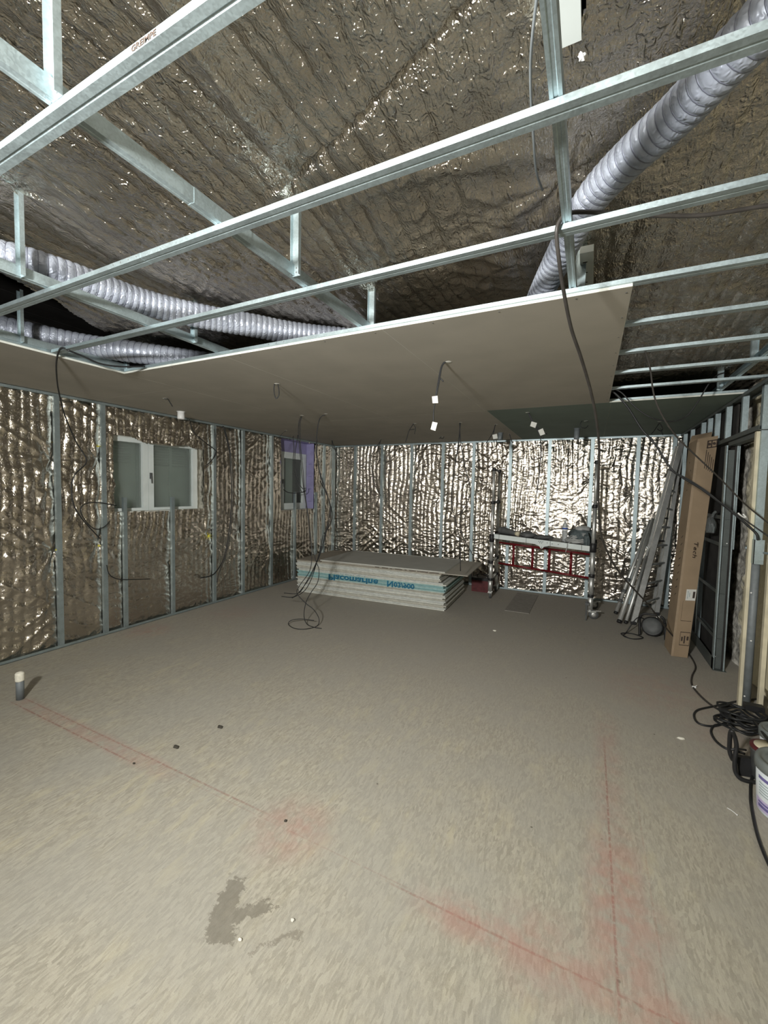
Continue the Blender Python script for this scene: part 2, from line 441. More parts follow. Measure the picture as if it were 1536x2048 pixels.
# ---- left wall foil with two window openings
W1 = (2.82, 4.03, 1.365, 2.235)     # y0 y1 z0 z1
W2 = (5.64, 6.59, 1.285, 2.53)
def wall_left():
    ys = np.arange(.6, 7.40, .0105); zs = np.arange(.0, H+.04, .0105)
    Y, Z = np.meshgrid(ys, zs)
    fans = [(2.23, 1.0, 1.1), (2.23, 1.92, 1.0), (2.65, 1.05, 1.0), (2.65, 1.95, .9), (4.06, 1.02, 1.0), (4.70, 1.02, .9), (5.33, 1.0, .8), (6.1, .55, .9), (3.53, .6, .7), (5.33, 2.1, .7), (6.85, 1.6, .7)]
    h = foil(Y, Z, 3, fans, cross=1.35)
    X = XL-.05 + h
    nz = .028*(vn(Y*9, Z*9, 5)-.5) + .02*(vn(Y*25, Z*25, 6)-.5)
    top1 = W1[3] - .055*np.clip((Y-3.0)/.15, 0, 1) + .03*np.clip((Y-3.55)/.2, 0, 1) - .03*np.clip((Y-3.75)/.1, 0, 1)
    in1 = (Y > W1[0]+nz*.6) & (Y < W1[1]+nz) & (Z > W1[2]+nz*.5) & (Z < top1+nz*.4)
    in2 = (Y > W2[0]+nz*.4) & (Y < W2[1]+nz) & (Z > W2[2]+nz*.3) & (Z < W2[3]+nz*.3)
    ins = in1 | in2
    keep = ~(ins[:-1, :-1] | ins[1:, 1:])
    o = link('wall_left', grid_mesh('wall_left', np.stack([X, Y, Z], -1), 'foil_wall', keep))
    return struct(o, 'left wall lined with crinkled reflective foil, two windows cut through it', 'wall')
WL = wall_left()
def wall_back():
    xs = np.arange(XL-.12, 1.36, .0095); zs = np.arange(0, H+.04, .0095)
    X, Z = np.meshgrid(xs, zs)
    fans = [(x-.05, z, s) for x, z, s in ((-3.69, 1.55, .8), (-3.69, 2.3, .7), (-2.44, 1.55, .8), (-3.07, 1.0, .8), (-1.24, .9, .8), (.05, 1.1, 1.1), (.05, 1.9, .9), (.62, 1.7, .8), (-.62, 1.6, .8), (-1.87, 1.9, .7))]
    h = foil(X, Z, 23, fans, amp=1.0, cross=1.5)
    o = link('wall_back', grid_mesh('wall_back', np.stack([X, YB+.05-h, Z], -1), 'foil_wall'))
    return struct(o, 'back wall lined with bright crinkled reflective foil between steel studs', 'wall')
WB = wall_back()

# masonry shell behind the foil and the hidden sides of the room
shell = MB()
shell.box(-5.35, -5.15, -3.4, 2.7, 0, 3.4).box(-5.35, -5.15, 4.3, 5.55, 0, 3.4).box(-5.35, -5.15, 6.75, 7.6, 0, 3.4)
shell.box(-5.35, -5.15, 2.7, 4.3, 0, 1.3).box(-5.35, -5.15, 2.7, 4.3, 2.35, 3.4).box(-5.35, -5.15, 5.55, 6.75, 0, 1.2).box(-5.35, -5.15, 5.55, 6.75, 2.6, 3.4)
shell.build('masonry', 'void', WL)
MB().box(-5.35, 1.6, 7.42, 7.6, 0, 3.4).build('masonry', 'void', WB)
wf = MB().box(-5.35, 1.6, -3.5, -3.3, 0, 3.4).build('wall_front', 'void'); struct(wf, 'unseen wall behind the photographer, coloured dark like an unlit room', 'wall')  # dark colour stands for missing light, keeps foil reflections dark

# right wall: rough old masonry behind the steel frame
def wall_right():
    ys = np.arange(4.0, 7.42, .02); zs = np.arange(0, 3.0, .02); Y, Z = np.meshgrid(ys, zs)
    X = 1.42 - .05*vn(Y*5, Z*5, 31) - .03*vn(Y*14, Z*14, 32) - .012*ridge(Y*30, Z*30, 33)
    o = link('wall_right', grid_mesh('wall_right', np.stack([X, Y, Z], -1), 'stone'))
    return struct(o, 'right wall of rough stone and cream mortar behind a steel stud frame', 'wall')
WR = wall_right()
MB().box(1.5, 1.6, -3.4, 7.6, 0, 3.4).build('masonry', 'void', WR)
MB().box(1.30, 1.34, -3.3, 3.2, 0, 2.6).build('plaster_lining', 'plaster', WR)

# ---- roof space: dark deck and the foil blanket slung below it
def roofz(x, y):
    return np.interp(y, [-3, .5, 1, 1.5, 2.15, 3, 4.5, 7.5], [3.0, 2.97, 2.95, 2.91, 2.84, 2.80, 2.775, 2.76])
def ceiling():
    xs = np.arange(-3.95, 1.50, .0080); ys = np.arange(-1.0, 7.40, .0125)
    X, Y = np.meshgrid(xs, ys)
    fans = [(-1.12, 1.38, .8), (-.14, 1.80, .9), (-2.30, .94, .8), (-1.13, 2.15, .5), (.98, 3.68, .5), (-.12, 1.15, .9)]
    h = foil(X, Y, 41, fans, rib=.075, amp=1.5, cross=1.25, band=.75, dia=.5)
    # overlap of two lengths of foil, running diagonally
    ax, ay, bx, by = -.20, 1.06, -1.12, 1.385
    nx, ny = (by-ay), -(bx-ax); L = math.hypot(nx, ny); nx, ny = nx/L, ny/L
    s = (X-ax)*nx + (Y-ay)*ny
    t = ((X-ax)*(bx-ax)+(Y-ay)*(by-ay))/L**2
    on = np.clip((1.05-t)*8, 0, 1)*np.clip((t+1.2)*3, 0, 1)
    h += on*(-.022*np.exp(-(s/.007)**2))
    h += .03*np.exp(-((Y-(1.75+.25*np.sin(X*2.2)))/.05)**2)*np.clip(1-np.abs(X+.6)/.7, 0, 1)
    # a deep fold along the near left rails
    h += .05*np.exp(-((X+1.05+.12*(Y-.9))/.035)**2)*np.clip((1.35-Y)*3, 0, 1)
    h += .03*np.clip((-2.9-X)/.5, 0, 1)**2
    Z = roofz(X, Y) - h
    edge = -3.22 - .12*np.clip(Y-1.2, 0, 9) + .16*(vn(Y*1.5, Y*0, 51)-.5) + .05*(vn(Y*7, Y*0, 52)-.5)
    gone = X < edge
    tear = ((X+.105)/.05)**2 + ((Y-1.19)/.10)**2 < 1 + .4*(vn(X*40, Y*40, 3)-.5)
    gone |= tear
    keep = ~(gone[:-1, :-1] & gone[1:, 1:])
    o = link('ceiling', grid_mesh('ceiling', np.stack([X, Y, Z], -1), 'foil_roof', keep))
    return struct(o, 'crumpled silver foil blanket under the roof, above the metal ceiling rails', 'ceiling')
CE = ceiling()
deck = MB()
for k in range(19):
    x0 = -5.3 + k*.37; deck.box(x0, x0+.362, -3.4, 7.6, 3.32, 3.36)
deck.build('roof_deck', 'void', CE)
MB().box(-5.15, -4.86, -3.3, 7.5, 2.62, 2.66).build('roof_edge', 'void', CE)

# ---- boards already screwed to the ceiling
T = .0125
def board(x0, x1, y0, y1, mat='board'):
    g = .0015
    o = MB().box(x0+g, x1-g, y0+g, y1-g, H, H+T).build('plasterboard', mat, CE)
    # pale cut rim of the sheet
    e = MB()
    e.box(x0+g, x1-g, y0-.0006, y0+g, H+.0004, H+T); e.box(x1-g, x1+.0004, y0+g, y1-g, H+.0004, H+T)
    e.build('cut_edge', 'board_edge', o)
    return o
for y0, y1 in ((-2.4, .1), (.1, 2.6), (2.6, 5.1), (5.1, 7.27)): board(-4.77, -3.392, y0, y1)
R1, R2 = 2.085, 4.60
for x0, x1 in ((-3.392, -2.272), (-2.272, -1.072), (-1.072, .124)):
    board(x0, x1, R1, R2)
for x0, x1, m in ((-3.392, -2.272, 'board'), (-2.272, -1.055, 'board'), (-1.055, .145, 'board_green'), (.145, 1.165, 'board_green')):
    board(x0, x1, R2, 7.27, m)
# screw heads along the nearest board edges
sh = MB().lathe([(.0045, 0), (.0045, .001), (.002, .0015)], (0, 0, 0), (0, 0, -1), 8).mesh('screw_head', 'dark_grey')
b0 = [o for o in CE.children if o.name.startswith('plasterboard')]
for k in range(9):
    link('screw', sh, CE, (.105, 2.14+k*.29, H))
for k in range(10):
    link('screw', sh, CE, (-3.2+k*.345, 2.115, H))

# ---------------------------------------------------------------- suspended metal frame
CF = thing('ceiling_frame', 'galvanised steel ceiling frame of crossing rails hung below the foil roof', 'ceiling frame', (-1.1, 1.5, H))
fw_, fh = .047, .019
furr = [(-fw_/2, fh), (-fw_/2, 0), (-.004, 0), (-.002, .0012), (.002, .0012), (.004, 0), (fw_/2, 0), (fw_/2, fh), (fw_/2-.007, fh), (fw_/2-.007, fh-.0012), (fw_/2-.0012, fh-.0012), (fw_/2-.0012, .0014), (-fw_/2+.0012, .0014), (-fw_/2+.0012, fh-.0012), (-fw_/2+.007, fh-.0012), (-fw_/2+.007, fh)]
zf = H + T
FY_ = [.60, 1.10, 1.595, 2.095, 2.59, 3.09, 3.585, 4.10, 4.61]
rails = []
for i, y in enumerate(FY_):
    x0 = -3.37
    if i == 7: pass
    o = MB().sweep(furr, (x0, y, zf), (XR-.005, y, zf)).build('furring_rail', 'galv', CF); rails.append(o)
# printed maker's line on the side of the nearest rail
def text_mesh(body, size, mat, extrude=.0004, align='LEFT', sx=1.0, bold=0.0):
    cu = bpy.data.curves.new('lettering', 'FONT'); cu.body = body; cu.size = size; cu.extrude = extrude; cu.align_x = align; cu.resolution_u = 2; cu.offset = bold
    ob = bpy.data.objects.new('lettering_tmp', cu); col.objects.link(ob)
    bpy.context.view_layer.update()
    me = bpy.data.meshes.new_from_object(ob.evaluated_get(bpy.context.evaluated_depsgraph_get()))
    bpy.data.objects.remove(ob); bpy.data.curves.remove(cu)
    me.name = 'lettering'; me.materials.clear(); me.materials.append(MAT[mat])
    if sx != 1.0:
        for v in me.vertices: v.co.x *= sx
    return me
p = FY(262, 68, FY_[0]-fw_/2-.0006)
link('lettering', text_mesh('GREIMPE', .0165, 'print', .0006, sx=1.25, bold=.0003), rails[0], (p[0], FY_[0]-fw_/2-.0006, zf+.0035), (math.pi/2, 0, 0))
# splices on two rails
def furr_splice(x, y, L, n=4):
    q = [(a*1.05, b*1.03-.0009) for a, b in furr]
    o = MB().sweep(q, (x, y, zf), (x+L, y, zf)).build('splice', 'galv', CF)
    for k in range(n):
        xx = x+L*(.12+.76*k/(n-1))
        MB().lathe([(.0032, 0), (.0032, .0012), (.001, .002)], (xx, y-fw_*.525, zf+.010), (0, -1, 0), 8).build('screw', 'dark_grey', o)
    return o
furr_splice(FY(222, 545, 1.08)[0], 1.10, .20); furr_splice(FY(535, 697, 2.08)[0], 2.095, .16, 3)
# primary rails along the room, above the furring
pw, ph_ = .029, .048
prim = [(-pw/2, 0), (-.006, 0), (-.004, .0016), (.004, .0016), (.006, 0), (pw/2, 0), (pw/2, .004), (pw/2-.001, .004), (pw/2-.001, .0030), (-pw/2+.0012, .0030), (-pw/2+.0012, ph_-.0012), (pw/2-.001, ph_-.0012), (pw/2-.001, ph_-.004), (pw/2, ph_-.004), (pw/2, ph_), (-pw/2, ph_)]
prim = [(-a, b) for a, b in prim][::-1]       # web towards +X
zp = zf + fh + .0006
for x in (-3.405, -2.335, -1.205, -.110, .975):
    MB().sweep(prim, (x, -.9, zp), (x, 7.1, zp)).build('primary_rail', 'galv', CF)
q = [(a*1.06, b*1.03-.0008) for a, b in prim]
MB().sweep(q, (-1.205, .965, zp), (-1.205, 1.22, zp)).build('splice', 'galv', CF)
# hangers
hang = [(-.022, 0), (.022, 0), (.022, .018), (.0205, .018), (.0205, .0014), (-.0205, .0014), (-.0205, .018), (-.022, .018)]
for x, y, dx in ((-1.205, .57, 1), (-1.205, 1.47, 1), (-1.205, 2.16, 1), (-2.335, .97, 1), (-2.335, 1.87, 1), (-3.405, 1.41, 1), (-3.405, 2.1, 1), (-.110, .60, -1), (-.110, 2.2, 1), (.975, 3.70, -1), (.975, 4.53, -1)):
    xx = x + dx*(pw/2 + .001)
    # channel turned so its web faces the camera
    top = float(roofz(x, y))+.01
    h = MB(); h.sweep([(a, b) for a, b in hang], (xx+dx*.004+.006, y+.006, zp-.002), (xx+dx*.004+.006, y+.006, top), up=(0, -1, 0))
    o = h.build('hanger', 'galv', CF)
    for k in (0, 1):
        MB().lathe([(.0035, 0), (.0035, .0014), (.001, .002)], (xx+.006+dx*.004, y+.0046, zp+.014+k*.018), (0, -1, 0), 8).build('screw', 'dark_grey', o)
# edge angle along the left board
MB().box(-3.40, -3.375, -.8, 2.09, H+T, H+T+.0012).box(-3.40, -3.3988, -.8, 2.09, H+T, H+T+.025).build('edge_angle', 'galv', CF)

# battens of the roof showing through torn foil
def batten(P, dx, dy, n, up):
    o = MB().box(P[0]-dx, P[0]+dx, P[1]-dy, P[1]+dy, P[2], P[2]+.03).build('roof_batten', 'pvc_white', CE)
    for k in range(n):
        y = P[1]-dy*.5+k*dy*.6
        MB().box(P[0]-dx*.6, P[0]+dx*.1, y-.003, y+.003, P[2]-.0015, P[2]).build('staple', 'black', o)
batten((-.115, 1.13, 2.905), .042, .16, 2, 0)
batten((-.06, 2.27, 2.755), .028, .17, 3, 0)
for P, s in (((-.085, 1.84, 2.81), .03), ((-.045, 2.50, 2.74), .035), ((-.02, 2.56, 2.70), .025), ((-.07, 1.30, 2.87), .011)):
    b = bmesh.new(); bmesh.ops.create_icosphere(b, subdivisions=2, radius=1)
    for v in b.verts:
        k = s*(.5+.9*random.random()); v.co = Vector((P[0]+v.co.x*k, P[1]+v.co.y*k, P[2]+v.co.z*k*.7))
    me = bpy.data.meshes.new('torn_scrap'); b.to_mesh(me); b.free(); me.materials.append(MAT['white_plastic']); link('torn_scrap', me, CE)

# ---------------------------------------------------------------- studs and tracks
def cprof(w, d, t=.0013, lip=.006):      # w across, d deep; open to the side
    return [(-w/2, 0), (w/2, 0), (w/2, d), (w/2-lip, d), (w/2-lip, d-t), (w/2-t, d-t), (w/2-t, t), (-w/2+t, t), (-w/2+t, d-t), (-w/2+lip, d-t), (-w/2+lip, d), (-w/2, d)]
def stud(wall, x, y, face, z0, z1, w=.046, d=.036, mat='galv'):
    """a C stud whose flat front looks along `face`"""
    up = -np.asarray(face, float)
    return MB().sweep(cprof(w, d), (x, y, z0), (x, y, z1), up=up).build('stud', mat, wall)
for y in (1.05, 1.66, 2.262, 2.70, 4.195, 4.742, 5.38, 6.905): stud(WL, XL, y, (1, 0, 0), .0, H)
stud(WL, XL, 2.925, (1, 0, 0), 0, 1.53, .040); stud(WL, XL, 3.535, (1, 0, 0), 0, 1.53, .040)
stud(WL, XL, 5.995, (1, 0, 0), 0, 1.60, .042); stud(WL, XL, 6.64, (1, 0, 0), 0, 1.60, .042)
stud(WL, XL+.002, YB-.035, (1, 0, 0), 0, H, .07)
MB().box(XL-.036, XL+.006, .7, YB, 0, .004).box(XL+.0045, XL+.006, .7, YB, 0, .030).build('floor_track', 'galv', WL)
MB().box(XL-.036, XL+.006, .7, YB, H-.004, H-.0005).box(XL+.0045, XL+.006, .7, YB, H-.030, H-.0005).build('ceiling_track', 'galv', WL)
for x in (-4.30, -3.69, -3.06, -2.44, -1.87, -1.24, -.62, .003, .62, 1.07): stud(WB, x, YB, (0, -1, 0), 0, H, .050)
MB().box(XL, XR, YB-.006, YB+.036, 0, .004).box(XL, XR, YB-.006, YB-.0045, 0, .030).build('floor_track', 'galv', WB)
MB().box(XL, XR, YB-.006, YB+.036, H-.004, H-.0005).box(XL, XR, YB-.006, YB-.0045, H-.030, H-.0005).build('ceiling_track', 'galv', WB)
# yellow insulation anchors
def anchor(y, z, s, full):
    x = XL-.035
    m = MB().lathe([(.012*s, 0), (.012*s, .012), (.006*s, .02), (.002, .03)], (x, y, z), (1, 0, 0), 12)
    for k in range(7 if full else 3):
        a = k*.9+.3; L = .045*s*(.7+.5*random.random())
        m.cyl((x+.012, y, z), (x+.02, y+math.cos(a)*L, z+math.sin(a)*L), .004*s, .002, 6)
    return m.build('insulation_anchor', 'yellow', WL)
P = FX(417, 1072, XL-.03); anchor(P[1], P[2], 1.2, True)
for q in ((484, 1064), (112, 1100), (197, 1092), (196, 893), (110, 885), (541, 1040)):
    P = FX(*q, XL-.03); anchor(P[1], P[2], .5, False)

# ---------------------------------------------------------------- windows
WX1, WX2 = -4.93, -4.99
def reveal(x_in, w, mats, name='window_reveal'):
    y0, y1, z0, z1 = w; xo = XL-.045
    t = .012
    for nm, bb, mt in (('reveal_far', (x_in, xo, y1, y1+t, z0, z1), mats[0]), ('reveal_near', (x_in, xo, y0-t, y0, z0, z1), mats[1]), ('reveal_head', (x_in, xo, y0, y1, z1, z1+t), mats[2]), ('window_board', (x_in, xo, y0, y1, z0-t, z0), mats[3])):
        if nm == 'reveal_far' and mt == 'foil_wall':
            n = 40; xs = np.linspace(bb[0], bb[1], 14); zs = np.linspace(z0, z1, 90); XX, ZZ = np.meshgrid(xs, zs)
            P = np.stack([XX, y1 + .012*(vn(XX*60, ZZ*30, 4)-.5) + .01*(vn(XX*20, ZZ*9, 7)-.5), ZZ], -1)
            link('reveal', grid_mesh('reveal', P, 'foil_wall'), WL)
        else: MB().box(*bb).build('reveal', mt, WL)
reveal(WX1, W1, ('foil_wall', 'board_edge', 'foil_wall', 'board_edge'))
reveal(WX2, W2, ('lilac', 'lilac', 'lilac', 'board_edge'))
def frame_rect(mb, x0, x1, y0, y1, z0, z1, w):
    mb.box(x0, x1, y0, y0+w, z0, z1).box(x0, x1, y1-w, y1, z0, z1).box(x0, x1, y0+w, y1-w, z0, z0+w).box(x0, x1, y0+w, y1-w, z1-w, z1); return mb
# window 1: two casements over closed shutters
w1 = thing('window_1', 'white two-leaf window with closed grey-green shutters, left wall nearer the camera', 'window', (WX1, 3.4, W1[2]))
w1['kind'] = 'structure'
ya, yb, za, zb = 2.62, 4.10, 1.27, 2.31
frame_rect(MB(), WX1-.07, WX1, ya, yb, za, zb, .09).build('outer_frame', 'pvc_white', w1)
for a, b in ((ya+.085, 3.302), (3.306, yb-.085)):
    f = frame_rect(MB(), WX1-.055, WX1+.015, a, b, za+.06, zb-.06, .068).build('casement', 'pvc_white', w1)
    MB().box(WX1-.03, WX1-.024, a+.06, b-.06, za+.12, zb-.12).build('pane', 'glass', f)
hd = MB().box(WX1+.015, WX1+.03, 3.318, 3.345, 1.755, 1.83); hd.cyl((WX1+.035, 3.331, 1.79), (WX1+.04, 3.331, 1.70), .008, .006, 8).build('handle', 'dark_grey', w1)
for a, b in ((2.60, 3.335), (3.345, 4.12)):
    sx = WX1-.16
    s = frame_rect(MB(), sx-.03, sx, a, b, za-.05, zb+.05, .075).build('shutter', 'shutter', w1)
    MB().box(sx-.025, sx-.012, a+.07, b-.07, za, zb).build('shutter_panel', 'shutter', s)
    for k in range(9):
        z = 1.93+k*.034
        MB().hexa([(sx-.012, a+.14, z), (sx-.012, b-.14, z), (sx-.012, b-.14, z+.02), (sx-.012, a+.14, z+.02), (sx+.002, a+.14, z-.006), (sx+.002, b-.14, z-.006), (sx+.001, b-.14, z+.004), (sx+.001, a+.14, z+.004)]).build('louvre', 'shutter', s)
    MB().box(sx-.012, sx+.004, (a+b)/2-.02, (a+b)/2+.02, za, zb).build('batten', 'shutter', s)
# window 2
w2 = thing('window_2', 'small white single-leaf window with lilac surround near the room corner', 'window', (WX2, 6.2, W2[2]))
w2['kind'] = 'structure'
ya, yb, za, zb = 5.80, 6.58, 1.28, 2.33
frame_rect(MB(), WX2-.07, WX2, ya, yb, za, zb, .07).build('outer_frame', 'pvc_white', w2)
f = frame_rect(MB(), WX2-.05, WX2+.014, ya+.05, yb-.05, za+.05, zb-.05, .065).build('casement', 'pvc_white', w2)
MB().box(WX2-.03, WX2-.024, ya+.1, yb-.1, za+.1, zb-.1).build('pane', 'glass', f)
MB().box(WX2+.014, WX2+.03, ya+.07, ya+.095, 1.75, 1.83).cyl((WX2+.035, ya+.083, 1.79), (WX2+.04, ya+.083, 1.69), .008, .006, 8).build('handle', 'dark_grey', w2)
s = MB().box(WX2-.19, WX2-.165, 5.7, 6.66, za-.05, zb+.05).build('shutter', 'dark_grey', w2)
MB().box(WX2-.165, WX2-.15, 6.15, 6.35, za, zb).build('batten', 'shutter', s)
MB().box(WX2-.06, WX2+.004, W2[0], W2[1]+.01, 2.33, W2[3]).build('lintel_panel', 'lilac', w2)
MB().box(WX2-.06, WX2+.004, W2[0], 5.80, W2[2], 2.33).build('side_panel', 'lilac', w2)
for y in (5.7, 5.95, 6.2, 6.45):
    for z in (2.37, 2.42): pass
for z in (1.42, 1.66, 1.9, 2.14): MB().box(WX2+.05, WX2+.13, W2[1]-.0012, W2[1], z, z+.008).build('seam_mark', 'violet', w2)

# ---------------------------------------------------------------- right wall frame
ST = lambda y, z0, z1, x0=1.137, w=.048, mat='galv_shaded': MB().sweep(cprof(.10, w), (x0+.05, y, z0), (x0+.05, y, z1), up=(0, 1, 0)).build('stud', mat, WR)
# jamb stud: channel open to the room, shade painted into web, bright rims
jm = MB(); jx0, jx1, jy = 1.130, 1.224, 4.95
jm.box(jx0, jx1, jy+.045, jy+.047, 0, 2.12).build('jamb_web', 'galv_shaded', WR); jm = MB(); jm.box(jx0, jx0+.0015, jy, jy+.047, 0, 2.16).box(jx1-.0015, jx1, jy, jy+.047, 0, 2.16)
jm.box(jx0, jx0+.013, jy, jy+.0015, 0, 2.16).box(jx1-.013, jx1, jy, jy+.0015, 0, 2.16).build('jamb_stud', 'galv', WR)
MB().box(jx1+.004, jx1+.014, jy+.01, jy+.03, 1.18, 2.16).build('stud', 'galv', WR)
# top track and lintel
MB().box(1.13, 1.236, 2.2, YB, H-.006, H-.004).box(1.13, 1.1315, 2.2, YB, H-.034, H-.004).box(1.2345, 1.236, 2.2, YB, H-.034, H-.004).build('ceiling_track', 'galv_shaded', WR)
MB().box(1.13, 1.236, 4.12, 5.45, 2.195, 2.197).box(1.13, 1.1315, 4.12, 5.45, 2.197, 2.232).box(1.2345, 1.236, 4.12, 5.45, 2.197, 2.232).build('lintel_track', 'galv_shaded', WR)
MB().box(1.15, 1.216, 4.2, 4.98, 2.155, 2.19).build('lintel_rail', 'galv_shaded', WR)
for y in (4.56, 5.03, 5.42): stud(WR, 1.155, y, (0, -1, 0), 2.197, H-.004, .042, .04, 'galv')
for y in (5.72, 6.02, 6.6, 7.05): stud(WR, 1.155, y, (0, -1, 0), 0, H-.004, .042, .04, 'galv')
# cross rails and lining inside the frame, shade put into their dark colours
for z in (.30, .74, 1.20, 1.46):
    MB().box(1.135, 1.139, 4.98, 5.75, z, z+.035).box(1.139, 1.20, 4.98, 5.75, z, z+.002).build('cross_rail', 'galv_shaded', WR)
MB().box(1.205, 1.22, 4.985, 7.27, .0, H-.01).build('lining_sheet', 'void', WR)  # near-black colour is the shade inside the frame
MB().box(1.13, 1.236, 4.93, YB, 0, .0025).box(1.13, 1.1315, 4.93, YB, 0, .12).build('floor_track', 'galv_shaded', WR)
# main post and timbers
stud(WR, 1.185, 4.17, (0, -1, 0), 1.30, H-.004, .05, .05, 'galv')
pp = MB(); pp.cyl((1.185, 4.185, 0), (1.185, 4.185, 1.32), .027, .027, 16); pp.build('post', 'pipe', WR, True)
pl = MB().box(1.155, 1.215, 4.135, 4.144, 1.16, 1.35).box(1.155, 1.158, 4.135, 4.19, 1.16, 1.35).build('plate', 'galv', WR)
MB().cyl((1.20, 4.10, 1.255), (1.34, 4.02, 1.255), .008, .008, 10).build('rod', 'galv', WR, True)
MB().cyl((1.15, 4.30, 1.265), (1.37, 4.95, 1.27), .010, .010, 10).build('rod', 'galv', WR, True)
MB().box(1.138, 1.160, 4.195, 4.235, 0, 2.19).build('timber', 'wood', WR)
MB().box(1.228, 1.256, 4.08, 4.12, 0, 2.2).build('timber', 'wood', WR)
MB().box(1.262, 1.280, 3.3, 4.16, .22, 2.5).build('cream_sheet', 'plaster', WR)
MB().box(1.30, 1.335, 3.86, 3.91, 0, 2.4).build('timber', 'wood', WR)
for P in ((1.160, 4.155, .93), (1.163, 4.155, .10), (jx0+.06, jy+.043, 1.23), (jx0+.025, jy+.043, .12), (1.18, 4.157, .55)):
    MB().lathe([(.006, 0), (.006, .003), (.002, .005)], P, (0, -1, 0), 8).build('fixing', 'white_plastic', WR)

# ---------------------------------------------------------------- flexible ducts
def duct(name, label, pix, z, r, pitch, group='flexible ducts in the roof space'):
    """ribbed flexible duct: film swelling between the turns of a wire"""
    ctr = catmull([FZ(a, b, zz if zz else z) for a, b, zz in pix], 24)
    ctr = np.array(ctr); L = np.concatenate([[0], np.cumsum(np.linalg.norm(np.diff(ctr, axis=0), axis=1))])
    n = int(L[-1]/pitch*8); s = np.linspace(0, L[-1], n)
    P = np.stack([np.interp(s, L, ctr[:, k]) for k in range(3)], -1)
    rs = [r*(.93 + .07*abs(math.sin(math.pi*x/pitch)) + .012*(vn(x*9, 3.3, 8)-.5)) for x in s]
    t = thing(name, label, 'duct', tuple(P[0]), group)
    MB().tube(list(P), rs, 20, False).build('duct_film', 'duct', t, True)
    w = MB()
    for k in range(int(L[-1]/pitch)):
        x = k*pitch; c = np.array([np.interp(x, L, ctr[:, j]) for j in range(3)]); c2 = np.array([np.interp(x+.004, L, ctr[:, j]) for j in range(3)])
        if np.linalg.norm(c2-c) < 1e-6: continue
        w.lathe([(r*.925, -.0016), (r*.955, -.0016), (r*.955, .0016), (r*.925, .0016)], c, tuple(c2-c), 20)
    w.build('wire_coil', 'duct_dark', t, True)
    return t
duct('flexible_duct', 'lilac grey ribbed flexible duct running above the left ceiling rails', [(-60, 500, 0), (40, 522, 0), (120, 546, 0), (210, 578, 0), (300, 608, 0), (400, 632, 0), (500, 650, 0), (600, 668, 0), (720, 680, 0)], 2.735, .073, .034)
duct('flexible_duct', 'lower lilac grey duct lying at the opening by the left ceiling board', [(0, 655, 2.75), (70, 670, 2.74), (170, 690, 2.73), (260, 703, 2.70), (350, 716, 2.68), (450, 730, 2.68)], 2.70, .082, .045)
duct('flexible_duct', 'lilac grey flexible duct descending from the upper right behind the rails', [(1640, -60, 2.76), (1545, 30, 2.76), (1450, 125, 2.76), (1360, 222, 2.77), (1270, 305, 2.775), (1205, 370, 2.775), (1165, 425, 2.755), (1130, 490, 2.735), (1095, 560, 2.70), (1075, 605, 2.68), (1070, 640, 2.67)], 2.76, .063, .030)

# ---------------------------------------------------------------- stack of plasterboard
A = math.atan2(5.476-5.342, -1.75+4.158)
ca, sa = math.cos(A), math.sin(A)
SB = np.array([-4.175, 5.345])                 # front left foot of the stack
def sheet_mesh(mb, L, W, th, x, y, z):
    """a sheet with slightly bevelled long edges; x, y = offset along and across the stack"""
    def w(a, b, c): return (SB[0]+a*ca-b*sa, SB[1]+a*sa+b*ca, c)
    b = .0045
    poly = [(0, 0+b, z), (L, 0+b, z), (L, W-b, z), (0, W-b, z)]
    ring = lambda o, zz: [w(x+0, y+o, zz), w(x+L, y+o, zz), w(x+L, y+W-o, zz), w(x+0, y+W-o, zz)]
    R = [ring(b, z), ring(0, z+b), ring(0, z+th-b), ring(b, z+th)]
    vs = sum(R, []); fs = [(3, 2, 1, 0), (12, 13, 14, 15)]
    for k in range(3):
        for i in range(4): fs.append((k*4+i, k*4+(i+1) % 4, (k+1)*4+(i+1) % 4, (k+1)*4+i))
    return mb.add(vs, fs)
ORD = ['first', 'second', 'third', 'fourth', 'fifth', 'sixth', 'seventh', 'eighth', 'ninth', 'tenth', 'eleventh', 'twelfth', 'thirteenth', 'fourteenth', 'fifteenth', 'sixteenth', 'seventeenth', 'eighteenth', 'nineteenth', 'twentieth', 'twenty-first', 'twenty-second', 'twenty-third', 'twenty-fourth', 'twenty-fifth', 'twenty-sixth']
NS, PIT_ = 26, .0196
zt = 0.0
GR = 'plasterboard sheets stacked on the floor'
for i in range(NS):
    bulge = -.045*math.sin(math.pi*min(1, i/20))+.02
    x = -.02*((i % 3)-1)*.8 - .02 + bulge*.6 + random.uniform(-.01, .01) - (.035 if i > 18 else 0)
    y = random.uniform(-.007, .007) + (.0 if i < 17 else -.006)
    L = 2.44 - (.0 if i % 4 else .02) + (.0 if i < 20 else -.03) + .05*math.sin(math.pi*i/18)*.3
    th = .0164
    green = 13 <= i <= 17
    o = sheet_mesh(MB(), L, 1.2, th, x, y, i*PIT_).build('plasterboard_sheet', ('board_edge_green', 'board_edge_green2')[i % 2] if green else ('board_edge', 'board_edge2', 'board_edge3')[(i*5+i//3) % 3])
    tag(o, ('aqua-edged' if green else 'white-edged') + ' plasterboard sheet, ' + ORD[i] + ' from the floor in the stack', 'plasterboard', GR)
    if i == 15: text_sheet = o
zt = NS*PIT_
o = sheet_mesh(MB(), 2.42, 1.19, .0125, -.045, -.012, zt).build('plasterboard_sheet', 'kraft')
tag(o, 'brown-backed plasterboard sheet showing at the left end under the top sheets', 'plasterboard', GR)
o2 = sheet_mesh(MB(), 2.30, 1.18, .0125, .44, -.018, zt+.0135).build('plasterboard_sheet', 'board')
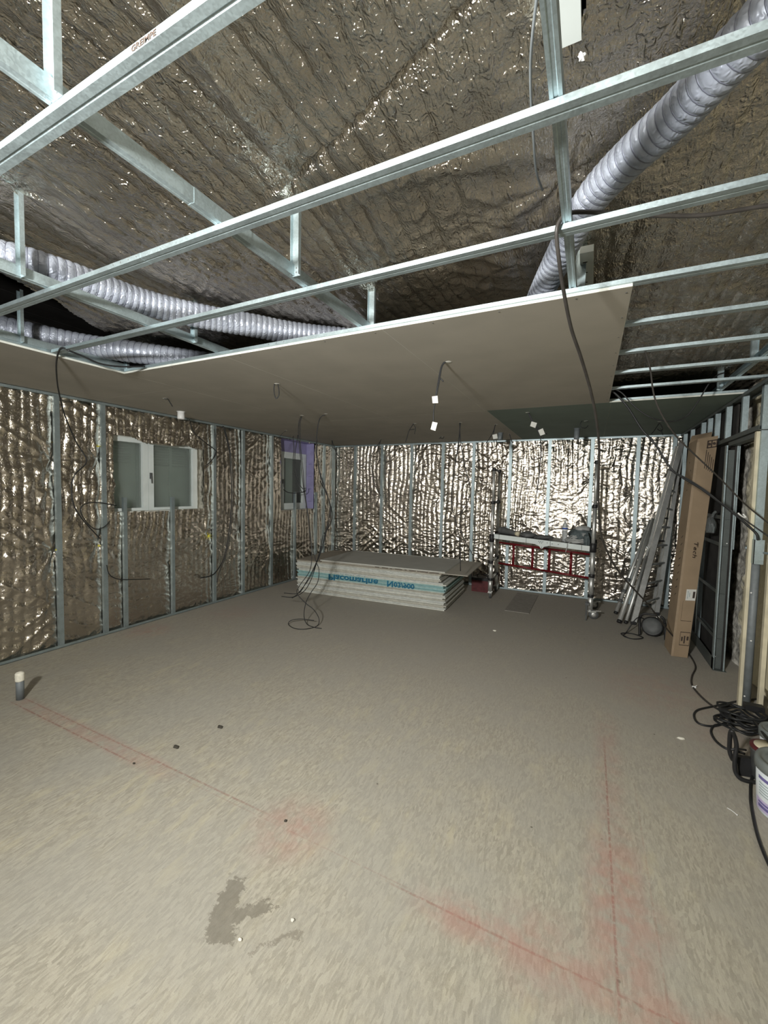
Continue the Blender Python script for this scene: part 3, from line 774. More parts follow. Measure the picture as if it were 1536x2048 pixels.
tag(o2, 'plasterboard sheet overhanging the right end of the stack', 'plasterboard', GR)
o3 = sheet_mesh(MB(), 2.02, 1.16, .0125, .40, -.004, zt+.027).build('plasterboard_sheet', 'board_edge')
tag(o3, 'pale grey plasterboard sheet lying topmost on the stack', 'plasterboard', GR)
top_grey = sheet_mesh(MB(), 2.015, 1.155, .0006, .4025, -.0015, zt+.0395).build('face_paper', simple('pale_grey_face_paper', (.42, .42, .39), .8, var=.05, scale=4), o3)
def on_front(a, b, zz): return (SB[0]+a*ca-b*sa, SB[1]+a*sa+b*ca, zz)
# lettering printed across the aqua edges; it reads upside down in mirror
def edge_text(body, a, z, size, sx, mat, parent, flip=True):
    me = text_mesh(body, size, mat, .0008, sx=sx, bold=size*.028)
    if flip:
        for v in me.vertices: v.co.y = size*.72 - v.co.y
    me.flip_normals() if flip else None
    return link('edge_lettering', me, parent, on_front(a, -.0105, z), (math.pi/2, 0, A))
edge_text('Placomarine', .555, 13*PIT_-.004, .122, 1.42, 'teal_ink', text_sheet)
edge_text('N', 1.55, 13*PIT_-.002, .122, 1.1, 'teal_ink', text_sheet)
edge_text('03/900', 1.66, 13*PIT_+.006, .10, 1.15, 'teal_ink', text_sheet)
edge_text('ba13', 1.05, 18*PIT_+.002, .030, 2.6, 'grey_print', text_sheet)
edge_text('PLACO', .76, 18*PIT_+.002, .030, 2.6, 'grey_print', text_sheet)
for k, (a, w) in enumerate(((1.36, .07), (1.47, .10), (1.60, .03), (1.68, .11), (1.83, .03), (1.90, .10), (2.02, .16), (2.2, .14))):
    vs = [on_front(a, -.0198, zt+.017), on_front(a+w, -.0198, zt+.017), on_front(a+w, -.0182, zt+.017), on_front(a, -.0182, zt+.017)]
    vs += [(x, y, z+.007) for x, y, z in vs]
    MB().hexa(vs).build('edge_print', 'print', o2)

# ---------------------------------------------------------------- mobile scaffold
sc = thing('mobile_scaffold', 'folding aluminium scaffold tower on wheels with red guard frames and a platform', 'scaffold', (-.64, 6.6, 0))
PL = [(-1.345, 6.50, 0), (-1.365, 7.02, 0)]          # left frame: front, rear foot
PR = [(.062, 6.16, 0), (.075, 6.70, 0)]
def post(P, ztop, front):
    x, y, _ = P
    cuts = [(.13, .31, .033), (.31, .58, .031), (.58, .92, .0295), (.92, 1.50, .0235), (1.50, ztop, .0205)]
    for a, b, r in cuts:
        MB().cyl((x, y, a), (x, y, b), r, r, 16).build('post_tube', 'alu', sc, True)
    for a, r, h in ((.29, .038, .04), (.56, .038, .045), (.90, .042, .12), (1.49, .032, .045), (ztop-.02, .030, .05)):
        MB().lathe([(r*.9, 0), (r, .004), (r, h-.004), (r*.9, h)], (x, y, a), n=16).build('collar', 'black', sc, True)
for P in PL: post(P, 2.02, 1)
for P in PR: post(P, 2.09, 1)
for (a, b), zs in ((PL, (.30, .57, .95, 1.50, 2.01)), (PR, (.30, .57, .92, 1.50, 2.08))):
    for z in zs:
        MB().cyl((a[0], a[1], z+.012), (b[0], b[1], z+.012), .019, .019, 10).build('rung', 'dark_grey' if z in (.95, .92, 2.01, 2.08) or z == 1.50 else 'alu', sc, True)
# castors
def castor(P, ang, parent):
    x, y, _ = P
    d = Vector((math.cos(ang), math.sin(ang), 0)); n = Vector((-d.y, d.x, 0)); c = Vector((x, y, .062)) + d*.045
    st = MB().cyl((x, y, .10), (x, y, .14), .018, .022, 12); 
    st.hexa([tuple(Vector((x, y, .095)) + d*a + n*b + Vector((0, 0, h))) for h in (0, .012) for a, b in ((-.03, -.03), (.07, -.03), (.07, .03), (-.03, .03))])
    f = st.build('castor', 'alu', parent)
    MB().lathe([(.03, -.018), (.058, -.016), (.062, -.008), (.062, .008), (.058, .016), (.03, .018)], c, tuple(n), 24).build('wheel', 'dark_grey', f, True); MB().lathe([(.012, -.022), (.034, -.019), (.034, .019), (.012, .022)], c, tuple(n), 20).build('hub', 'alu', f, True)
    MB().hexa([tuple(c + d*a + n*b + Vector((0, 0, h))) for h in (.045, .055) for a, b in ((-.02, -.028), (.085, -.012), (.085, .012), (-.02, .028))]).build('brake_pedal', 'alu', f)
castor(PR[0], math.radians(10), sc); castor(PR[1], math.radians(20), sc); castor(PL[0], math.radians(95), sc); castor(PL[1], math.radians(80), sc)
# stabiliser pin beside the right wheel
MB().cyl((.018, 6.05, .0), (.018, 6.07, .26), .011, .011, 8).box(.0, .05, 6.05, 6.10, .20, .235).build('stabiliser', 'dark_grey', sc)
# platform: its front rim follows the two posts
a0, a1 = np.array([-1.315, 6.50, .992]), np.array([.035, 6.16, .945])
dv = np.array([.03, .52, .0])
def plat(u, v, z): p = a0+(a1-a0)*u + dv*v; return (p[0], p[1], p[2]+z)
MB().hexa([plat(u, v, z) for z in (.008, .032) for u, v in ((0, .02), (1, .02), (1, 1), (0, 1))]).build('platform_deck', 'dark_grey', sc)
MB().hexa([plat(u, v, z) for z in (-.035, .035) for u, v in ((0, -.03), (1, -.03), (1, .02), (0, .02))]).build('platform_rim', 'pvc_white', sc)
MB().hexa([plat(u, v, z) for z in (-.03, .034) for u, v in ((0, 1), (1, 1), (1, 1.05), (0, 1.05))]).build('platform_rim', 'pvc_white', sc)
hp = [plat(.47, -.04, .03), plat(.60, -.04, .03), plat(.60, -.04, -.04), plat(.56, -.04, -.055), plat(.545, -.04, -.085), plat(.525, -.04, -.085), plat(.51, -.04, -.055), plat(.47, -.04, -.04)]
hb = [(x, y+.008, z) for x, y, z in hp]
hm = MB().add(hp+hb, [tuple(range(8)), tuple(range(15, 7, -1))] + [(i, (i+1) % 8, 8+(i+1) % 8, 8+i) for i in range(8)]).build('hinge_plate', 'pvc_white', sc)
for u, z in ((.505, .012), (.525, .012), (.545, .012), (.515, -.006), (.535, -.006), (.59, .005), (.64, 0), (.70, .005), (.535, -.07)):
    p = plat(u, -.045, z); MB().lathe([(.006, 0), (.006, .004), (.003, .006)], p, (0, -1, 0), 8).build('rivet', 'dark_grey', sc)
for u in (.065, .37, .62, .92):
    MB().hexa([plat(a, -.034, z) for z in (-.036, .036) for a in (u-.0025, u+.0025)] and [plat(u-.002, -.036, -.036), plat(u+.002, -.036, -.036), plat(u+.002, .03, -.036), plat(u-.002, .03, -.036), plat(u-.002, -.036, .036), plat(u+.002, -.036, .036), plat(u+.002, .03, .036), plat(u-.002, .03, .036)]).build('seam', 'dark_grey', sc)
# red guard frames folded below the platform, at the rear posts
def guard(u0, u1, ups):
    f0, f1 = np.array([-1.36, 6.98, 0]), np.array([.07, 6.66, 0])
    q = lambda u, z: tuple(f0+(f1-f0)*u + np.array([0, 0, z]))
    for za, zb in ((.845, .80), (.50, .455)):
        MB().cyl(q(u0, za+(zb-za)*u0), q(u1, za+(zb-za)*u1), .0165, .0165, 10).build('guard_rail', 'red', sc, True)
    for u in ups:
        MB().cyl(q(u, .845-.045*u), q(u, .50-.045*u), .019, .019, 10).build('guard_bar', 'red', sc, True)
guard(.03, .495, (.20, .41)); guard(.505, .97, (.585, .80))

# ---------------------------------------------------------------- things on the platform
def blob(name, c, rx, ry, rz, mat, parent=None, seed=1, k=.3, sub=3):
    b = bmesh.new(); bmesh.ops.create_icosphere(b, subdivisions=sub, radius=1)
    for v in b.verts:
        n = 1-k/2 + k*float(vn(v.co.x*2.3+5, v.co.y*2.3+v.co.z*1.7+7, seed))
        z = v.co.z*rz*n
        v.co = Vector((c[0]+v.co.x*rx*n, c[1]+v.co.y*ry*n, c[2]+max(z, -rz*.55)))
    for f in b.faces: f.smooth = True
    me = bpy.data.meshes.new(name); b.to_mesh(me); b.free(); me.materials.append(MAT[mat]); return link(name, me, parent)
pz = .034
def bottle():
    p = plat(.742, .35, pz); r = .036
    t = thing('water_bottle', 'clear plastic water bottle with blue label on the scaffold platform', 'bottle', p)
    prof = [(r*.7, 0), (r, .006)]
    for k in range(7): prof += [(r*.94, .012+k*.02), (r, .022+k*.02)]
    prof += [(r, .17), (r, .205), (r*.8, .24), (r*.42, .268), (r*.36, .285)]
    MB().lathe(prof, p, n=20).build('bottle_body', 'clear', t, True)
    MB().lathe([(r*1.015, .155), (r*1.02, .157), (r*1.02, .208), (r*1.0, .21)], p, n=20).build('label_band', 'white_plastic', t, True)
    MB().lathe([(r*1.03, .175), (r*1.03, .197)], p, n=20).build('label_print', 'blue', t, True)
    MB().lathe([(r*.42, .283), (r*.42, .303), (r*.36, .305)], p, n=16).build('cap', 'white_plastic', t, True)
bottle()
def coil(name, label, c, r, n, wire, mat, tail=(), grp=None, seed=3, zs=.006, tilt=0):
    R = random.Random(seed); pts = []
    for k in range(n*14):
        a = 2*math.pi*k/14; rr = r*(.78+.3*R.random()); z = wire + zs*(k/14) + .012*R.random()
        pts.append((c[0]+rr*math.cos(a), c[1]+rr*.75*math.sin(a), c[2]+z+tilt*max(0, math.sin(a+.6))))
    pts += list(tail)
    o = MB().tube(catmull(pts, 3), wire, 7).build(name, mat, None, True)
    return tag(o, label, 'cable', grp)
cp = plat(.865, .30, pz)
coil('cable_coil', 'coil of grey cable on the right of the scaffold platform', cp, .15, 9, .0055, 'cable_grey', [plat(.80, .02, .045), plat(.79, -.08, .0), plat(.775, -.09, -.09)], tilt=.07)
o = blob('cloth_bag', plat(.90, .70, pz+.075), .17, .12, .135, 'bag', None, 4, .5)
tag(o, 'dark green grey bag slumped behind the grey cable coil on the platform', 'bag')
o = blob('cloth_pouch', plat(.955, .22, pz+.04), .04, .06, .12, 'bag', None, 9, .5)
tag(o, 'small dark pouch hanging against the right scaffold post', 'pouch')
o = blob('plastic_sack', plat(.90, .66, pz+.195), .105, .08, .04, 'cable_grey', None, 14, .5)
tag(o, 'pale grey folded sack lying on the dark bag', 'sack')
t = thing('filler_roll', 'grey wrapped roll with cream end at the left of the scaffold platform', 'roll', plat(.12, .3, pz))
m = [plat(.02, .35, pz+.05), plat(.08, .33, pz+.055), plat(.16, .25, pz+.045), plat(.24, .2, pz+.036)]
MB().tube(catmull(m, 6), [.03, .045, .052, .054, .05, .052, .056, .055, .052, .05, .048, .047, .046, .044, .042, .041, .04, .039, .036], 14).build('wrapped_roll', 'dark_grey', t, True)
MB().cyl(plat(.235, .2, pz+.036), plat(.275, .16, pz+.034), .034, .036, 16).build('roll_end', 'cream', t, True)
o = blob('grey_rag', plat(.36, .3, pz+.03), .12, .10, .05, 'dark_grey', None, 21, .6); tag(o, 'crumpled grey rag in the middle of the scaffold platform', 'rag')
o = blob('grey_cloth', plat(.53, .3, pz+.024), .13, .07, .036, 'dark_grey', None, 25, .6); tag(o, 'flat grey cloth lying beside the water bottle', 'cloth')

# ---------------------------------------------------------------- floor pieces near the scaffold
o = MB().box(-1.02, -.69, 5.96, 7.12, 0, .008).build('floor_panel', simple('worn_grey_panel', (.25, .235, .21), .8, var=.1)); tag(o, 'thin grey panel lying flat on the floor under the scaffold', 'panel')
t = thing('toolbox', 'dark red toolbox half hidden between the board stack and the scaffold', 'toolbox', (-1.55, 6.98, 0))
MB().box(-1.73, -1.42, 6.86, 7.10, 0, .19).build('toolbox_body', 'darkred', t)
MB().box(-1.735, -1.415, 6.855, 7.105, .192, .235).build('toolbox_lid', 'black', t)
MB().tube(catmull([(-1.66, 6.98, .235), (-1.65, 6.98, .275), (-1.50, 6.98, .275), (-1.49, 6.98, .235)], 5), .009, 8).build('handle', 'black', t, True)
for q, c in (((989, 1262), 'mortar_bit'), ((352, 1495), 'dark_bit'), ((1362, 1478), 'mortar_bit'), ((585, 1842), 'mortar_bit'), ((480, 1881), 'mortar_bit'), ((440, 1455), 'dark_bit'), ((268, 1528), 'dark_bit'), ((571, 1643), 'dark_bit')):
    if c is None: continue
    P = FZ(*q); o = blob('wood_chip' if c == 'dark_bit' else 'plaster_crumb', (P[0], P[1], .004), *((.022, .012, .009) if q[1] < 1500 else (.008, .006, .006)), c, None, int(P[0]*9) % 7, .6, 2)
    tag(o, {989: 'pale crumb on the floor in front of the scaffold', 352: 'small dark chip on the floor left of centre', 1362: 'pale crumb on the floor by the right cable loops', 585: 'tiny white crumb on the floor right of the damp stain', 480: 'tiny white crumb on the floor just below the damp stain', 440: 'small dark crumb on the floor above the red chalk lines', 268: 'tiny dark crumb beside the lower red chalk line', 571: 'dark splinter on the floor past the end of the chalk lines'}[q[0]], 'debris')
a, b = FZ(1454, 1617), FZ(1475, 1632)
o = MB().tube(catmull([(a[0], a[1], .004), ((a[0]+b[0])/2, (a[1]+b[1])/2+.004, .005), (b[0], b[1], .004)], 4), [.002]*8+[.004], 6).build('cable_tie', 'white_plastic', None, True)
tag(o, 'white cable tie on the floor in front of the bucket', 'cable tie')

# pipe stub standing in the floor
P = FZ(40.7, 1398)
t = thing('floor_pipe', 'short grey waste pipe with taped white top standing in the floor', 'pipe', (P[0], P[1], 0))
MB().lathe([(.026, 0), (.026, .15), (.022, .152)], (P[0], P[1], 0), n=20).build('pipe_body', 'pipe', t, True)
MB().lathe([(.028, .145), (.030, .150), (.0295, .165), (.031, .180), (.029, .195), (.030, .203), (.022, .212), (.008, .217)], (P[0], P[1], 0), n=20).build('tape_cap', 'tape', t, True)

# ---------------------------------------------------------------- ladders and poles in the right corner
def bar(mb, a, b, w, d, side=(1, 0, 0)):
    return mb.sweep([(-w/2, -d/2), (w/2, -d/2), (w/2, d/2), (-w/2, d/2)], a, b, up=side)
a0_, a1_ = FZ(1266, 1248), np.array([1.105, 7.02, 2.42])
def lerp(a, b, t): return np.asarray(a)+(np.asarray(b)-np.asarray(a))*t
lad = thing('step_ladder', 'tall aluminium step ladder leaning in the corner beside the cardboard box', 'ladder', tuple(a0_))
b0_, b1_ = FZ(1313, 1229), np.array([1.118, 7.10, 2.36])
bar(MB(), a0_, a1_, .028, .062, (1, .2, 0)).build('stile', 'alu', lad); bar(MB(), b0_, b1_, .028, .055, (1, .2, 0)).build('stile', 'alu', lad)
for k in range(8):
    t = .10+k*.105
    MB().tube([lerp(a0_, a1_, t), lerp(b0_, b1_, t)], .015, 8).build('rung', 'alu', lad, True)
c0, c1 = a0_+np.array([-.02, .26, .0]), a1_+np.array([-.03, .12, -.05])
bar(MB(), lerp(c0, c1, .0), c1, .026, .050, (1, .2, 0)).build('rear_stile', 'alu', lad)
d0, d1 = b0_+np.array([-.02, .20, 0]), b1_+np.array([-.02, .05, -.04])
bar(MB(), d0, d1, .026, .050, (1, .2, 0)).build('rear_stile', 'alu', lad)
for k in range(6):
    t = .16+k*.14
    MB().tube([lerp(c0, c1, t), lerp(d0, d1, t)], .012, 8).build('rung', 'dark_grey', lad, True)
for P in (a0_, b0_): MB().box(P[0]-.03, P[0]+.03, P[1]-.04, P[1]+.04, 0, .035).build('foot', 'black', lad)
def pole(label, q0, q1, Y1, r, r1=None, collars=(), hook=False, cap=True):
    A_ = FZ(*q0); B_ = FY(*q1, Y1); A_[2] = r*.6
    t = thing('prop_pole', label, 'pole', tuple(A_), 'aluminium poles leaning in the corner')
    MB().cyl(A_, B_, r, r1 or r, 14).build('tube', 'alu', t, True)
    dv_ = (B_-A_)/np.linalg.norm(B_-A_)
    MB().cyl(A_-dv_*.004, A_+dv_*.03, r*1.12, r*1.12, 14).build('foot_cap', 'black', t, True)
    for c in collars: MB().cyl(lerp(A_, B_, c), lerp(A_, B_, c+.03), r*1.25, r*1.25, 14).build('collar', 'dark_grey', t, True)
    if hook:
        B2 = [B_, B_+dv_*.05, B_+dv_*.10+np.array([.0, 0, .0]), B_+dv_*.13+np.array([-.03, 0, .01]), B_+dv_*.135+np.array([-.07, 0, .0])]
        MB().tube(catmull(B2, 5), r*.7, 10).build('hook', 'alu', t, True)
    return t
pole('aluminium pole with grey collars, leaning furthest left in the corner', (1231, 1229), (1301, 1040), 7.0, .024, .02, (.12, .22, .34))
pole('thick round aluminium pole leaning second from the left in the corner', (1238, 1247), (1307, 1038), 6.95, .027, .024)
pole('short aluminium pole with bent hook leaning left of the step ladder', (1251, 1248), (1293, 1112), 6.66, .020, .018, (), True)

# round work light on the floor
P = FZ(1306, 1280)
wl = thing('work_light', 'round black work light on the floor against the ladder feet', 'work light', (P[0], P[1]+.1, 0))
ax = Vector((-.18, -.85, .42)).normalized(); c = Vector((P[0]-.0, P[1]+.12, .125))
MB().lathe([(.05, -.10), (.085, -.085), (.098, -.03), (.112, -.01), (.112, .02), (.100, .025)], c, tuple(ax), 28).build('housing', 'black', wl, True)
MB().lathe([(.098, .018), (.096, .026), (.05, .034), (.01, .036)], c, tuple(ax), 28).build('lens', 'dark_grey', wl, True)
sd = ax.cross(Vector((0, 0, 1))).normalized()
for s in (-1, 1):
    f = c + sd*s*.128
    MB().tube(catmull([f + Vector((0, .03, .05)), f, f + Vector((0, -.03, -.06)), Vector((f.x, f.y-.06, .012))], 5), .014, 8).build('stand_leg', 'black', wl, True)
MB().tube(catmull([c + sd*-.128 + Vector((0, .03, .05)), c + sd*-.09 + Vector((0, .03, .125)), c + sd*.09 + Vector((0, .03, .125)), c + sd*.128 + Vector((0, .03, .05))], 6), .012, 8).build('handle', 'black', wl, True)
for k in range(4):
    MB().lathe([(.10-.004*k, -.09+.02*k), (.106-.002*k, -.088+.02*k), (.106-.002*k, -.082+.02*k), (.10-.004*k, -.08+.02*k)], c, tuple(ax), 24).build('cooling_fin', 'black', wl, True)
cw = [c + Vector((-.06, .05, .06)), c+Vector((-.16, -.02, .08)), Vector((c.x-.26, c.y-.05, .03)), Vector((c.x-.30, c.y-.16, .008)), Vector((c.x-.2, c.y-.22, .008)), Vector((c.x-.1, c.y-.12, .01)), Vector((c.x-.20, c.y-.03, .012)), Vector((c.x-.32, c.y-.08, .01)), Vector((c.x-.27, c.y-.2, .009))]
MB().tube(catmull(cw, 6), .0065, 7).build('lead', 'cable', wl, True)

# ---------------------------------------------------------------- tall cardboard box
B = np.array([[.828, 5.150], [.972, 5.170], [.985, 5.500], [.812, 5.480]])
T_ = np.array([[.950, 5.19], [1.120, 5.215], [1.126, 5.53], [.934, 5.51]])
bx = thing('cardboard_box', 'tall narrow brown cardboard box leaning against the right wall frame', 'box', (B[0][0], B[0][1], 0))
ztl = [2.255, 2.285, 2.27, 2.24]
bcorn = [(x, y, .003) for x, y in B] + [(x, y, z) for (x, y), z in zip(T_, ztl)]
MB().hexa(bcorn).build('carton', 'card', bx)
def face(u, v, off=.0015, side=0):
    """point on the narrow front (side 0) or the broad left face (side 1); u across, v up"""
    i, j = ((0, 1), (3, 0))[side]
    a = lerp(bcorn[i], bcorn[4+i], v); b = lerp(bcorn[j], bcorn[4+j], v); p = lerp(a, b, u)
    n = np.array([.1, -1, .02]) if side == 0 else np.array([-1, -.04, .05]); return p + n/np.linalg.norm(n)*off
def patch(name, u0, u1, v0, v1, mat, side=0, off=.0012, th=.0008, skew=0):
    lo = [face(u0, v0, off, side), face(u1, v0+skew, off, side), face(u1, v1+skew, off, side), face(u0, v1, off, side)]
    hi = [face(u0, v0, off+th, side), face(u1, v0+skew, off+th, side), face(u1, v1+skew, off+th, side), face(u0, v1, off+th, side)]
    return MB().hexa(lo+hi).build(name, mat, bx)
patch('edge_tape', -.02, .12, .0, .985, simple('paler_cardboard_fold', (.33, .25, .17), .8, var=.06), 0, .0002)
patch('shipping_label', .42, .98, .264, .315, 'tag')
patch('label_print', .80, .93, .275, .305, 'print', 0, .0024, .0004); patch('label_print', .50, .54, .272, .308, 'grey_print', 0, .0024, .0004)
patch('label_print', .60, .64, .28, .30, 'grey_print', 0, .0024, .0004)
for k in range(5): patch('printed_line', .50+.10*k, .535+.10*k, .862-.006*k, .945-.012*k, 'print')
# care pictogram near the top
for u0, u1, v0, v1 in ((.50, .57, .950, .985), (.95, 1.0, .950, .985), (.50, 1.0, .950, .955), (.50, 1.0, .980, .985), (.70, .76, .952, .983)): patch('pictogram', u0, u1, v0, v1, 'print')
for u, v in ((.62, .968), (.85, .968)):
    p = face(u, v, .0015); MB().lathe([(.005, 0), (.014, 0), (.014, .0006), (.005, .0006)], p, (.1, -1, .02), 16).build('pictogram', 'print', bx)
for u0, u1, v0, v1 in ((.38, .40, .055, .118), (.95, .97, .055, .118), (.38, .97, .055, .058), (.38, .97, .115, .118), (.46, .56, .075, .095), (.62, .70, .065, .10), (.78, .90, .08, .098)): patch('pictogram', u0, u1, v0, v1, 'print')
patch('flap_line', .30, .93, .168, .170, 'print', 0, .001, .0004); patch('flap_line', .30, .31, .168, .262, 'print', 0, .001, .0004)
# the word on the front, reading downwards
me = text_mesh('Tech', .085, 'print', .0005, sx=1.0)
p = face(.50, .535, .0016); ob = link('lettering', me, bx, tuple(p))
fx_, fy_ = np.asarray(bcorn[1])-np.asarray(bcorn[0]), np.asarray(bcorn[4])-np.asarray(bcorn[0])
fx_ /= np.linalg.norm(fx_); fy_ /= np.linalg.norm(fy_); fn = np.cross(fx_, fy_)
xa, ya_ = -fy_, fx_            # text x axis runs down the box
ob.rotation_euler = Matrix(((xa[0], ya_[0], fn[0]), (xa[1], ya_[1], fn[1]), (xa[2], ya_[2], fn[2]))).to_euler()
for k in range(9):
    v = .545 - .034*k; patch('pen_mark', .50+.02*(k % 3), .68+.03*(k % 2), v, v+.004, 'print', 1, .001, .0004, .012)
for u, v in ((.5, .80), (.45, .77), (.6, .86), (.35, .9)): patch('scuff', u, u+.05, v, v+.006, 'print', 1, .001, .0004)
fl = [(T_[3][0], T_[3][1], 2.24), (T_[2][0], T_[2][1], 2.27), (T_[2][0]+.02, T_[2][1]+.05, 2.37), (T_[3][0]+.03, T_[3][1]+.05, 2.33)]
MB().hexa(fl+[(x-.002, y-.004, z) for x, y, z in fl]).build('flap', 'card', bx)

# bag of fittings hung on the frame
P = FX(1424, 1040, 1.10)
t = thing('plastic_bag', 'clear plastic bag of fittings hanging on the frame right of the box', 'bag', tuple(P))
blob('bag_body', (P[0], P[1], P[2]-.07), .04, .045, .11, 'clear_bag', t, 31, .6)
MB().tube(catmull([(P[0], P[1], P[2]+.01), (P[0]+.01, P[1]+.01, P[2]+.06), (P[0]+.03, P[1]+.01, P[2]+.09)], 4), .012, 8).build('bag_neck', 'clear_bag', t, True)
for k in range(4): MB().cyl((P[0]-.02+.012*k, P[1], P[2]-.12), (P[0]-.01+.01*k, P[1]+.01, P[2]-.04), .005, .005, 6).build('fitting', 'galv', t)

# ---------------------------------------------------------------- buckets and lamp by the right edge
def bucket(name, label, c, r0, r1, h, labelled):
    t = thing(name, label, 'bucket', c)
    MB().lathe([(r0*.98, 0), (r0, .006), (r1, h)], c, n=40).build('bucket_body', 'bucket', t, True)
    MB().lathe([(r1*.99, h-.05), (r1*1.035, h-.045), (r1*1.04, h-.004), (r1*1.0, h+.008), (r1*.90, h+.008), (r1*.88, h+.001), (r1*.72, h+.001), (r1*.70, h+.006), (r1*.2, h+.006)], c, n=40).build('lid', 'lid', t, True)
    if labelled:
        def band(a0, a1, z0, z1, mat, nm='label_print', off=.0012, sl=0):
            vs, fs, n = [], [], 10
            for i in range(n+1):
                a = a0+(a1-a0)*i/n
                for z in (z0, z1):
                    zz = z+sl*i/n; r = r0+(r1-r0)*zz/h+off; vs.append((c[0]+r*math.cos(a), c[1]+r*math.sin(a), c[2]+zz))
            for i in range(n): fs.append((2*i, 2*i+2, 2*i+3, 2*i+1))
            me = MB().add(vs, fs); o = me.build(nm, mat, t, True); return o
        D = math.radians
        band(D(180), D(300), .015, .075, 'pale_violet', off=.0006)
        band(D(188), D(225), .052, .062, 'violet'); band(D(188), D(235), .03, .046, 'violet')
        band(D(188), D(232), .182, .20, 'violet')
        for k, (b, e) in enumerate(((.16, 226), (.145, 228), (.13, 220), (.115, 224), (.10, 214))): band(D(190), D(e), b, b+.006, 'grey_print')
        band(D(242), D(246), .03, .20, 'grey_print'); band(D(244), D(285), .09, .16, 'grey_print'); band(D(244), D(285), .03, .06, 'violet'); band(D(244), D(285), .18, .20, 'violet')
    return t
bucket('paint_bucket', 'white paint bucket with grey lid and violet printed label at the right edge', (1.025, 2.845, 0), .145, .158, .275, True)
t = bucket('plain_bucket', 'white bucket with dark lid band behind the black cable heap', (1.155, 3.40, 0), .10, .115, .20, False)
# spool lid on the floor
t = thing('tape_roll', 'round cream-topped roll with dark red rim beside the grey-lidded bucket', 'roll', (1.0, 3.17, 0))
MB().lathe([(.085, 0), (.085, .16), (.09, .165), (.09, .19), (.07, .195)], (1.02, 3.17, 0), n=32).build('rim', 'dark_grey', t, True)
MB().lathe([(.073, .188), (.073, .197), (.01, .198)], (1.02, 3.17, 0), n=32).build('top', 'cream', t, True)
MB().lathe([(.0905, .176), (.0915, .178), (.0915, .190), (.088, .194)], (1.02, 3.17, 0), n=32).build('red_band', 'darkred', t, True)
# lamp on a black tube frame
P0 = FZ(1470, 1562)
fr = thing('lamp_stand', 'black tubular frame of a floor work lamp standing beside the bucket', 'lamp', (P0[0], P0[1], 0))
dq = depth(FZ(1472, 1560))
def tubepix(pp, d): return [FD(x, y, d*k) for x, y, k in pp]
f1 = tubepix([(1512, 1566, .985), (1492, 1563, .99), (1478, 1555, .995), (1470, 1540, 1.0), (1470, 1515, 1.0), (1473, 1492, 1.0), (1469, 1472, 1.0), (1463, 1462, 1.0), (1460, 1472, 1.01), (1459, 1498, 1.02), (1462, 1512, 1.02), (1470, 1522, 1.03), (1500, 1530, 1.06)], dq)
for p in f1: p[2] = max(p[2], .013)
MB().tube(catmull(f1, 6), .0115, 10).build('tube_frame', 'black', fr, True)
MB().tube(tubepix([(1462, 1499, 1.0), (1474, 1497, 1.0), (1492, 1500, 1.0)], dq), .006, 8).build('cross_bar', 'black', fr, True)
c = FD(1500, 1536, dq*1.02)
MB().hexa([tuple(np.array(c)+np.array(v)) for v in ((-.06, -.05, -.07), (.09, -.02, -.07), (.09, .05, -.08), (-.06, .02, -.08), (-.07, -.02, .06), (.08, .01, .06), (.08, .06, .05), (-.07, .03, .05))]).build('lamp_head', 'black', fr)

# ---------------------------------------------------------------- cables
def path(pix, d0, d1, zmin=.006, n=6):
    """pixel polyline with camera depth going from d0 to d1"""
    q = np.array([(a, b) for a, b in pix], float); L = np.concatenate([[0], np.cumsum(np.hypot(*np.diff(q, axis=0).T))]); L /= L[-1]
    P = [FD(x, y, d0+(d1-d0)*t) for (x, y), t in zip(q, L)]
    P = [FZ(x, y, zmin) if p[2] < zmin else p for p, (x, y) in zip(P, q)]
    return catmull(P, n)
def cable(label, pts, r=.004, mat='cable', group=None, name='cable', n=7):
    o = MB().tube(pts, r, n).build(name, mat, None, True)
    return tag(o, label, 'cable', group)
def holed(px): return depth(FZ(px[0], px[1], H))
def hole_ring(P, parent):
    return MB().lathe([(.008, 0), (.020, -.0010), (.023, .0), (.008, .0005)], (P[0], P[1], H-.0005), n=14).build('hole_edge', 'tag', parent, True)
def drop(label, strands, hole, r=.0035, tags=(), d1=None, rag=True):
    P = FZ(hole[0], hole[1], H); d = depth(P)
    t = thing('ceiling_wire', label, 'wire', (P[0], P[1], H), 'wires hanging from holes in the ceiling boards')
    for s in strands:
        MB().tube(path(s, d, d if d1 is None else d1), r, 7).build('wire', 'cable', t, True)
    for x, y, w, h, a in tags:
        c = Vector(FD(x, y, d*.997)); wm, hm = w*d/FPX, h*d/FPX
        X = Vector(_r)*math.cos(a)+Vector(_u)*math.sin(a); Y_ = Vector(_u)*math.cos(a)-Vector(_r)*math.sin(a); N = Vector(_f)
        MB().hexa([tuple(c + X*sx*wm/2 + Y_*sy*hm/2 + N*k) for k in (0, .0025) for sx, sy in ((-1, -1), (1, -1.1), (1.05, 1), (-1, .95))]).build('paper_tag', 'tag', t)
    if rag: hole_ring(P, t)
    return t
drop('long black wire pair with two white tags hanging from the middle ceiling board', [[(893, 722), (884, 733), (879, 760), (874, 785), (871, 800), (867, 825), (867, 850)], [(890, 722), (882, 735), (876, 765), (870, 800)], [(881, 757), (887, 763)]], (897, 724), .0046, [(870, 799, 11, 14, .1), (868, 852, 10, 16, -.25)])
drop('small black wire loop hanging from the ceiling board nearest the left opening', [[(549, 768), (548, 782), (552, 797), (558, 788), (556, 768)]], (554, 768), .0045)
drop('short black wire end poking from the left ceiling board', [[(328, 797), (335, 798), (340, 805), (345, 813)]], (330, 797), .005)
